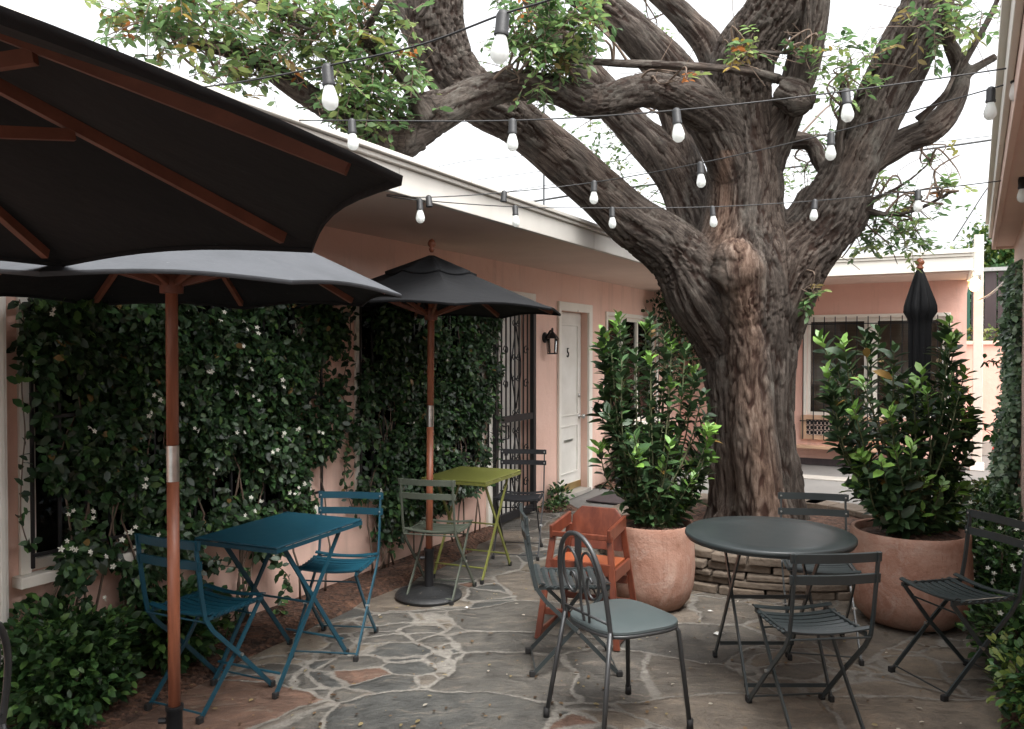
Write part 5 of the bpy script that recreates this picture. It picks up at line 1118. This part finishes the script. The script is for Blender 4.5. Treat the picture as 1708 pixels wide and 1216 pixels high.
# scroll-back chair; local: faces +X, back along -X side, width along Y
def scroll_chair(label, loc, facing):
    t = thing('scroll_back_chair', label, 'chair', loc, math.atan2(facing[1], facing[0]), 'gunmetal scroll back chairs'); m_ = M['gunmetal']
    # seat plate: rounded
    pts = []; hw, hd_ = 0.20, 0.20
    for k in range(48):
        a = 2 * math.pi * k / 48; c, s_ = math.cos(a), math.sin(a); p = 3.4; q = (abs(c) ** p + abs(s_) ** p) ** (-1 / p); pts.append((0.02 + hd_ * q * c, (hw + 0.02 * c) * q * s_))
    b = MB(); n_ = len(pts); b.v += [(x, y_, 0.452) for x, y_ in pts] + [(x * 0.995, y_ * 0.995, 0.462) for x, y_ in pts] + [(0.02 + (x - 0.02) * 0.95, y_ * 0.95, 0.466) for x, y_ in pts]
    for r_ in range(2):
        for k in range(n_): b.f.append((r_*n_+k, r_*n_+(k+1)%n_, (r_+1)*n_+(k+1)%n_, (r_+1)*n_+k))
    b.f.append(tuple(range(2*n_, 3*n_))); b.f.append(tuple(range(n_ - 1, -1, -1))); b.build('seat', M['seatplate'], t, True, auto=60)
    MB().tube([(0.02 + (x - 0.02) * 0.97, y_ * 0.97, 0.441) for x, y_ in pts], 0.009, 8, closed=True).build('seat_ring', m_, t, True)
    for sx, sy in ((1, 1), (1, -1), (-1, 1), (-1, -1)):
        f_ = (0.225, sy * 0.205, 0.01) if sx > 0 else (-0.235, sy * 0.20, 0.01); top_ = (0.19, sy * 0.17, 0.44) if sx > 0 else (-0.165, sy * 0.159, 0.47)
        lg = MB().tube([f_, top_] if sx < 0 else [f_, (top_[0], top_[1], 0.415), (top_[0] - 0.015, top_[1] * 0.95, 0.437)], 0.0105, 8).build('leg', m_, t, True)
        MB().tube([(f_[0], f_[1], 0.0), (f_[0], f_[1], 0.045)], 0.014, 8).build('foot_cap', M['rubber'], lg, True)
    def bp(yy, zz_): return (-0.165 - (zz_ - 0.47) * 0.16, yy * 0.86, zz_)
    arch = [bp(-0.185, 0.44), bp(-0.185, 0.60), bp(-0.17, 0.70), bp(-0.13, 0.78), bp(-0.07, 0.83), bp(0, 0.845), bp(0.07, 0.83), bp(0.13, 0.78), bp(0.17, 0.70), bp(0.185, 0.60), bp(0.185, 0.44)]
    MB().tube([tuple(p) for p in curve_pts(arch, 4)], 0.0105, 8).build('back_frame', m_, t, True)
    for sy in (-1, 1):
        pts = [bp(sy * 0.02, 0.46), bp(sy * 0.03, 0.53), bp(sy * 0.02, 0.60), bp(sy * 0.012, 0.68), bp(sy * 0.03, 0.75), bp(sy * 0.08, 0.775), bp(sy * 0.125, 0.735), bp(sy * 0.14, 0.67), bp(sy * 0.125, 0.61), bp(sy * 0.085, 0.58), bp(sy * 0.05, 0.60), bp(sy * 0.045, 0.645), bp(sy * 0.07, 0.67), bp(sy * 0.09, 0.65)]
        MB().tube([tuple(p) for p in curve_pts(pts, 4)], 0.006, 6).build('scroll', m_, t, True)
    MB().tube([bp(-0.18, 0.50), bp(0.18, 0.50)], 0.006, 6).build('back_rail', m_, t, True)
    return t
scroll_chair('gunmetal scroll back chair with smooth grey seat in the middle foreground', (0.455, 3.46, 0), (0.857, 0.514))
scroll_chair('gunmetal scroll back chair of which only the curved back shows at the lower left corner', (-1.75, 2.33, 0), (-0.75, 0.2))

# wooden high chair: local faces -Y
hcF = [Vector((0.114, 4.47)), Vector((0.57, 4.27)), Vector((0.30, 4.89)), Vector((0.756, 4.69))]
hc_c = sum(hcF, Vector((0, 0))) / 4; ex = (hcF[1] - hcF[0]).normalized()
hc = thing('high_chair', 'reddish wooden child high chair with black strap left of the terracotta pot', 'high chair', (hc_c.x, hc_c.y, 0), math.atan2(ex.y, ex.x)); hc.scale = (0.93, 0.93, 0.95); w_ = M['hc']
def hb(name, p, q, a, b2, up=(0, 0, 1), m_=w_, par=None): o = MB().beam(p, q, a, b2, up).build(name, m_, par or hc, bevel=0.004); return o
AZ = 0.62
for sx in (-1, 1):
    hb('leg', (sx * 0.245, -0.225, 0.0), (sx * 0.175, -0.14, AZ), 0.038, 0.02, (0, 1, 0)); hb('leg', (sx * 0.245, 0.225, 0.0), (sx * 0.175, 0.14, AZ), 0.038, 0.02, (0, 1, 0))
    hb('side_rail', (sx * 0.238, -0.20, 0.035), (sx * 0.238, 0.20, 0.035), 0.018, 0.04); hb('side_rail', (sx * 0.21, -0.16, 0.40), (sx * 0.21, 0.16, 0.40), 0.018, 0.07)
    hb('armrest', (sx * 0.180, -0.175, AZ + 0.005), (sx * 0.180, 0.17, AZ + 0.03), 0.02, 0.075)
hb('crossbar', (-0.225, -0.185, 0.16), (0.225, -0.185, 0.16), 0.018, 0.04); hb('crossbar', (-0.215, 0.175, 0.16), (0.215, 0.175, 0.16), 0.018, 0.04); hb('crossbar', (-0.20, 0.16, 0.30), (0.20, 0.16, 0.30), 0.018, 0.05)
hb('front_bar', (-0.172, -0.165, AZ - 0.005), (0.172, -0.165, AZ - 0.005), 0.022, 0.03)
MB().box((-0.19, -0.15, 0.42), (0.19, 0.14, 0.438)).build('seat', pm('pale_seat_wood', (0.30, 0.085, 0.034), 0.35, c2=(0.22, 0.055, 0.022), stretch=(3, 12, 3)), hc, bevel=0.004)
hb('seat_front', (-0.19, -0.165, 0.43), (0.19, -0.165, 0.43), 0.018, 0.07)
b = MB(); ps = [(-0.168, 0.47), (0.168, 0.47), (0.168, AZ + 0.04), (0.11, AZ + 0.10), (-0.11, AZ + 0.10), (-0.168, AZ + 0.04)]
b.add([(x, 0.150 + (z - 0.47) * 0.15, z) for x, z in ps] + [(x, 0.168 + (z - 0.47) * 0.15, z) for x, z in ps], [(0,1,2,3,4,5), (11,10,9,8,7,6)] + [(i, (i+1) % 6, 6 + (i+1) % 6, 6 + i) for i in range(6)]); b.build('backrest', w_, hc, bevel=0.004)
MB().beam((-0.005, -0.184, AZ + 0.012), (-0.005, -0.184, 0.40), 0.042, 0.004, (0, 1, 0)).beam((0.01, -0.18, 0.44), (0.01, -0.10, 0.442), 0.035, 0.004).build('strap', M['plastic'], hc)

# ------------------------------------------------------------------ terracotta pots and laurels
def pot(label, loc, rmax, H):
    t = thing('terracotta_pot', label, 'pot', loc, 0, 'terracotta pots')
    pr = [(0.55, 0.0), (0.72, 0.03), (0.88, 0.13), (0.97, 0.28), (1.0, 0.48), (0.985, 0.72), (0.965, 0.90), (0.97, 0.97), (0.95, 1.0), (0.90, 0.995), (0.875, 0.96), (0.87, 0.86)]
    b = MB().lathe([(r_ * rmax, z * H) for r_, z in pr] + [(0.01, 0.86 * H)], n=64)
    for i, v in enumerate(b.v):
        p = Vector(v); k = 1 + 0.008 * mnoise.noise(p * 5); b.v[i] = (p.x * k, p.y * k, p.z)
    b.build('pot_body', M['terra'], t, True, auto=50)
    s_ = MB()
    for i in range(9):
        for j in range(33):
            q = rmax * 0.885 * i / 8; a = j / 32 * 2 * math.pi; x, y_ = q * math.cos(a), q * math.sin(a); s_.v.append((x, y_, H * 0.915 + 0.03 * (1 - i / 8) + 0.012 * mnoise.noise(Vector((x * 18, y_ * 18, 0)))))
    for i in range(8):
        for j in range(32): q = i * 33 + j; s_.f.append((q, q + 1, q + 34, q + 33))
    s_.build('soil', M['mulch'], t, True); return t
pl_ = (P(1088, 900, 5.08).x, 5.08, 0); pr_ = (P(1517, 900, 4.78).x, 4.78, 0)
pot('tall terracotta pot between the high chair and the round table', pl_, 0.265, 0.53)
pot('wide terracotta pot to the right of the round table', pr_, 0.335, 0.55)
LG = [(0.038, 0.076, 0.030), (0.055, 0.105, 0.037), (0.025, 0.05, 0.022)]; TIP = [(0.17, 0.32, 0.06), (0.22, 0.38, 0.08), (0.11, 0.22, 0.045)]
def laurel(label, loc, zbase, outline, Yd, ns, seedv, L=(0.07, 0.11), gap=None):
    """outline: list of (y_px, x_left, x_right) of the crown; stems aim at points inside it"""
    rs_ = random.Random(seedv); t = thing('laurel_shrub', label, 'shrub', (0, 0, 0), 0, 'potted laurels'); st = MB(); PS, DD, UU, LL, CC = [], [], [], [], []
    base = Vector(loc) + Vector((0, 0, zbase)); ys = [o[0] for o in outline]; no = len(outline)
    for i in range(ns):
        y_ = ys[0] + (ys[-1] - ys[0]) * rs_.random() ** 0.85 if i >= no * 2 else ys[i // 2]
        xl = np.interp(y_, ys, [o[1] for o in outline]); xr = np.interp(y_, ys, [o[2] for o in outline])
        e = rs_.uniform(0, 1) if i >= no * 2 else (0.02 if i % 2 else 0.98)
        if i >= no * 2 and rs_.random() < 0.12: e = rs_.choice((rs_.uniform(-0.05, 0.02), rs_.uniform(0.98, 1.05))); y_ += rs_.uniform(-15, 15)
        x = xl + (xr - xl) * e
        if gap and gap[0] < x < gap[1] and y_ < gap[2]: y_ = gap[2] + rs_.uniform(0, 120)
        wdt = (xr - xl) / 2 * Yd / F; dy_ = rs_.uniform(-0.9, 0.9) * wdt * math.sqrt(max(0.05, 1 - (2 * e - 1) ** 2))
        tip = P(x, y_, Yd + dy_); q = Vector((base.x + rs_.uniform(-.07, .07), base.y + rs_.uniform(-.07, .07), base.z - 0.02))
        out = Vector((tip.x - q.x, tip.y - q.y, 0)); mid = q.lerp(tip, 0.5) + out * rs_.uniform(-0.05, 0.28) + Vector((rs_.uniform(-.03, .03), rs_.uniform(-.03, .03), -0.05 * rs_.random())); cp = curve_pts([tuple(q), tuple(mid), tuple(tip)], 8)
        st.tube([tuple(p) for p in cp], [0.0075 * (1 - 0.6 * k / len(cp)) for k in range(len(cp))], 5)
        ln = sum(np.linalg.norm(cp[k+1] - cp[k]) for k in range(len(cp) - 1)); leafy = min(ln * 0.97, rs_.uniform(0.34, 0.8)); nlf = int(leafy / 0.018); tl = rs_.random() < 0.6; ssz = rs_.uniform(0.8, 1.15)
        lean = rs_.uniform(0.35, 1.0); shade_ = rs_.uniform(0.7, 1.3)
        for k in range(nlf):
            if k > 6 and rs_.random() < 0.12: continue
            f_ = 1 - (k / nlf) * min(1, leafy / ln); j = f_ * (len(cp) - 1); a = int(min(j, len(cp) - 2)); p = cp[a] * (1 - (j - a)) + cp[a+1] * (j - a); ax = nrm((cp[a+1] - cp[a])[None])[0]
            ph = k * 2.4 + i + rs_.uniform(-.5, .5); s1 = np.cross(ax, [0.3, 0.2, 1.0]); s1 /= np.linalg.norm(s1); s2 = np.cross(ax, s1); rad_ = s1 * math.cos(ph) + s2 * math.sin(ph); top_ = k < 7
            PS.append(p); DD.append(ax * (0.35 + 0.12 * (7 - k) if top_ else lean * 0.7) + rad_ * 0.9 + rng.normal(0, .18, 3) + np.array([0, 0, 0.1])); UU.append(ax * 0.9 - rad_ * 0.5 + rng.normal(0, .25, 3)); LL.append(rs_.uniform(*L) * ssz * (0.72 + 0.06 * k if top_ else 1))
            CC.append(np.array(rs_.choice(TIP if (k < (6 if tl else 0)) else LG) if rs_.random() > 0.012 else (0.28, 0.17, 0.05)) * rs_.uniform(0.75, 1.25) * (1 if top_ and tl else shade_))
    N = len(PS); LL = np.array(LL)
    leaf_obj('foliage', PS, DD, UU, LL, LL * 0.52, np.clip(CC, 0, 1), M['leaf_gloss'], t, fold=0.3, curl=0.15)
    st.build('stems', M['green_stem'], t, True); return t
laurel('bushy laurel with pale green tips in the left terracotta pot', pl_, 0.52, [(528,1030,1085),(560,1005,1110),(620,1010,1160),(680,1000,1188),(740,1005,1185),(790,1035,1180),(830,1060,1150),(860,1075,1130)], 5.08, 86, 5)
laurel('spreading laurel with pale green tips in the right terracotta pot', pr_, 0.56, [(535,1525,1585),(565,1365,1600),(620,1375,1615),(690,1380,1625),(750,1400,1625),(810,1425,1610),(860,1465,1590),(885,1490,1560)], 4.78, 116, 9, gap=(1494, 1556, 610))

# ------------------------------------------------------------------ string lights
def string_lights(label, pts, bulbs, r=0.003, sag=0.0):
    t = thing('string_lights', label, 'string lights', (0, 0, 0), 0, 'strings of bulbs across the courtyard')
    w = [np.array(P(*p)) for p in pts]; cp = curve_pts([tuple(p) for p in w], 8)
    MB().tube([tuple(p) for p in cp], r, 5).build('cord', M['cable'], t)
    for bb_ in bulbs:
        x, y_, Y = bb_[:3]; p = P(x, y_, Y)
        so_ = MB().lathe([(0.004, 0.012), (0.012, 0.008), (0.017, -0.002), (0.017, -0.040), (0.019, -0.044), (0.019, -0.052), (0.014, -0.054)], n=12)
        s_ = so_.build('socket', M['plastic'], t, True, auto=40); s_.location = p; s_.rotation_euler = (random.uniform(-.1, .1), random.uniform(-.1, .1), 0)
        if len(bb_) > 3: continue
        bl = MB().lathe([(0.012, -0.050), (0.015, -0.058), (0.021, -0.078), (0.0245, -0.095), (0.022, -0.110), (0.012, -0.121), (0.001, -0.124)], n=14).build('bulb', M['bulb'], s_, True)
    return t
string_lights('nearest string of bulbs crossing the leaves and trunk top at upper left', [(300,150,3.0),(400,137,2.6),(545,110,2.35),(700,75,2.2),(838,24,2.05),(930,-5,1.95),(1050,-60,1.8)], [(546,112,2.35),(839,24,2.05)])
string_lights('long string of bulbs crossing in front of the leafy limb and upper trunk', [(390,205,3.6),(490,201,3.5),(587,201,3.45),(855,201,3.35),(1128,184,3.15),(1411,152,3.1),(1694,112,2.95),(1800,95,2.9)], [(587,202,3.45),(855,202,3.35),(1128,185,3.15),(1411,152,3.2),(1694,113,2.95)])
string_lights('string of bulbs running from the left eave up to the right eave', [(645,325,4.17),(715,329,4.38),(841,321,4.6),(991,304,4.6),(1168,272,4.2),(1386,222,3.8),(1653,148,3.3),(1760,115,3.1)], [(715,329,4.38,0),(841,321,4.6,0),(991,304,4.6),(1168,273,4.2),(1386,223,3.8),(1653,149,3.3)])
string_lights('lowest string of bulbs crossing the trunk from the left eave', [(645,327,4.19),(700,334,4.35),(859,345,4.95),(1021,347,5.1),(1188,345,5.1),(1359,335,5.0),(1531,318,4.7),(1708,297,4.4),(1780,288,4.3)], [(700,334,4.35),(859,345,4.95),(1021,348,5.1),(1188,346,5.1),(1359,335,5.0),(1531,319,4.7),(1704,298,4.2)])

# ------------------------------------------------------------------ overhead power lines and aerial
def wire(label, pts, r): return tag(MB().tube([tuple(p) for p in curve_pts([tuple(P(*p)) for p in pts], 6)], r, 5).build('power_line', M['cable']), label, 'power line', 'power lines beyond the roofs')
wire('highest thin power line seen in the gap above the left roof', [(500,330,30),(760,272,30),(860,261,30),(1200,215,30)], 0.012)
wire('second thin power line above the left roof', [(500,350,30),(790,301,30),(900,286,30),(1300,230,30)], 0.012)
wire('third thin power line just above the left roof edge', [(600,345,30),(800,326,30),(940,305,30),(1250,262,30)], 0.012)
wire('thick black power line behind the tree running to the right eave', [(700,365,30),(890,336,30),(1010,318,30),(1330,278,30),(1480,258,30),(1650,234,30),(1900,196,30)], 0.04)
wire('thin power line right of the trunk above the thick one', [(1300,262,30),(1480,246,30),(1660,226,30),(1900,200,30)], 0.014)
wire('pale slack line dropping behind the far right tree', [(1590,402,16),(1620,355,16),(1644,318,16),(1700,240,16)], 0.012)
a0 = P(907, 586, 11); an = thing('roof_aerial', 'thin dark aerial mast standing above the left roof', 'aerial', (a0.x, 11, 0))
MB().tube([(0, 0, 2.6), (0, 0, P(907, 165, 11).z)], 0.014, 6).build('mast', M['gunmetal'], an)
MB().tube([(-0.15, 0, P(907, 175, 11).z), (0.15, 0, P(907, 175, 11).z)], 0.008, 5).build('crossbar', M['gunmetal'], an)
cbl = [tuple(P(*p)) for p in ((1632,500,10.7),(1650,492,9.5),(1675,470,8.5),(1712,425,7.2))]
tag(MB().tube([tuple(p) for p in curve_pts(cbl, 6)], 0.012, 6).build('electric_cable', M['white']), 'white cable from the lit lamp up to the neighbouring building', 'cable')

# ------------------------------------------------------------------ small things
g = Gz(1675, 775); hz_ = thing('garden_hose', 'red garden hose looped at the foot of the pink garden wall', 'hose', (g.x, g.y - 0.6, 0))
MB().tube([tuple(p) for p in curve_pts([(-0.5, 0, 0.02), (-0.52, 0, 0.25), (-0.42, 0.02, 0.42), (-0.2, 0.03, 0.46), (0.1, 0, 0.44), (0.4, 0, 0.42), (0.6, 0, 0.2), (0.3, -0.1, 0.02), (-0.3, -0.2, 0.02), (-0.6, -0.1, 0.02)], 8)], 0.018, 8).build('hose_tube', M['hose'], hz_, True)
MB().tube([(0.35, 0.1, 0), (0.35, 0.1, 0.48)], 0.025, 8).build('stand_pipe', M['steel'], hz_)
for px_, lab in ((1672, 'small red clay flowerpot beyond the yellow green shrub'),):
    g = Gz(px_, 850); fp = thing('flowerpot', lab, 'flowerpot', (g.x, g.y, 0)); MB().lathe([(0.09, 0), (0.13, 0.2), (0.15, 0.2), (0.15, 0.25), (0.13, 0.25), (0.12, 0.21), (0.01, 0.21)], n=24).build('pot_body', pm('red_clay', (0.45, 0.10, 0.05), 0.6), fp, True, auto=40)
g = Gz(985, 835); mt = MB()
mt.box((-0.36, -0.24, 0.001), (0.36, 0.24, 0.016)); o = mt.build('doormat', M['fence'], None, bevel=0.004); o.location = (W(6.15, 0.50).x, W(6.15, 0.50).y, 0.004); o.rotation_euler = (0, 0, WA); tag(o, 'dark doormat in front of door 5', 'doormat')
g = Gz(1395, 799); sl = MB().box((-0.42, -0.16, 0), (0.42, 0.16, 0.012)).build('paving_slab', M['pale_slab']); sl.location = (g.x, g.y, -0.005); sl.rotation_euler = (0, 0, BA); sl['kind'] = 'structure'
def scrap(px_, py_, s_, label):
    g = Gz(px_, py_); b = MB(); n_ = 7
    for k in range(n_): a = 2 * math.pi * k / n_; r_ = s_ * random.uniform(0.6, 1.1); b.v.append((r_ * math.cos(a), 0.6 * r_ * math.sin(a), 0.003 + random.uniform(0, s_ * 0.35)))
    b.v.append((0, 0, 0.012)); b.f += [(k, (k+1) % n_, n_) for k in range(n_)]; o = b.build('paper_scrap', M['paper']); o.location = (g.x, g.y, 0.006); so = o.modifiers.new('t', 'SOLIDIFY'); so.thickness = 0.001
    tag(o, label, 'litter')
scrap(1198, 1060, 0.035, 'crumpled white paper scrap on the paving left of the round table')
scrap(1185, 1022, 0.018, 'small white scrap on the paving near the stone ring')
scrap(778, 1016, 0.012, 'tiny white scrap on the paving right of the black umbrella base')
g = Gz(66, 1190); o = MB().tube([(-0.03, -0.06, 0.02), (0.02, 0.06, 0.05)], 0.012, 8).build('wooden_stub', M['white']); o.location = (g.x, g.y, 0); tag(o, 'short pale stake lying in the mulch at lower left', 'stake')
# fallen leaves and petals
N = 1500; xs_ = rng.uniform(-2.0, 3.2, N); ys_ = rng.uniform(3.0, 8.5, N); okk = (xs_ > -4.164 + 0.543 * ys_ + 0.4) & (xs_ < RX(ys_) - 0.1) & (np.hypot(xs_ - TC.x, ys_ - TC.y) > 1.35)
xs_, ys_ = xs_[okk], ys_[okk]; N = len(xs_); Ls = rng.uniform(0.008, 0.032, N)
o = leaf_obj('fallen_leaves', np.stack([xs_, ys_, np.full(N, 0.011)], 1), np.stack([rng.normal(0, 1, N), rng.normal(0, 1, N), np.zeros(N)], 1), np.stack([rng.normal(0, .15, N), rng.normal(0, .15, N), np.ones(N)], 1), Ls, Ls * 0.6, pick(N, [(0.2, 0.13, 0.07), (0.08, 0.05, 0.03), (0.3, 0.24, 0.12), (0.55, 0.5, 0.42)], [4, 6, 2, 1]), M['leaf'], None, curl=0.05)
o['kind'] = 'stuff'; o['label'] = 'scattered small dry leaves on the flagstones'
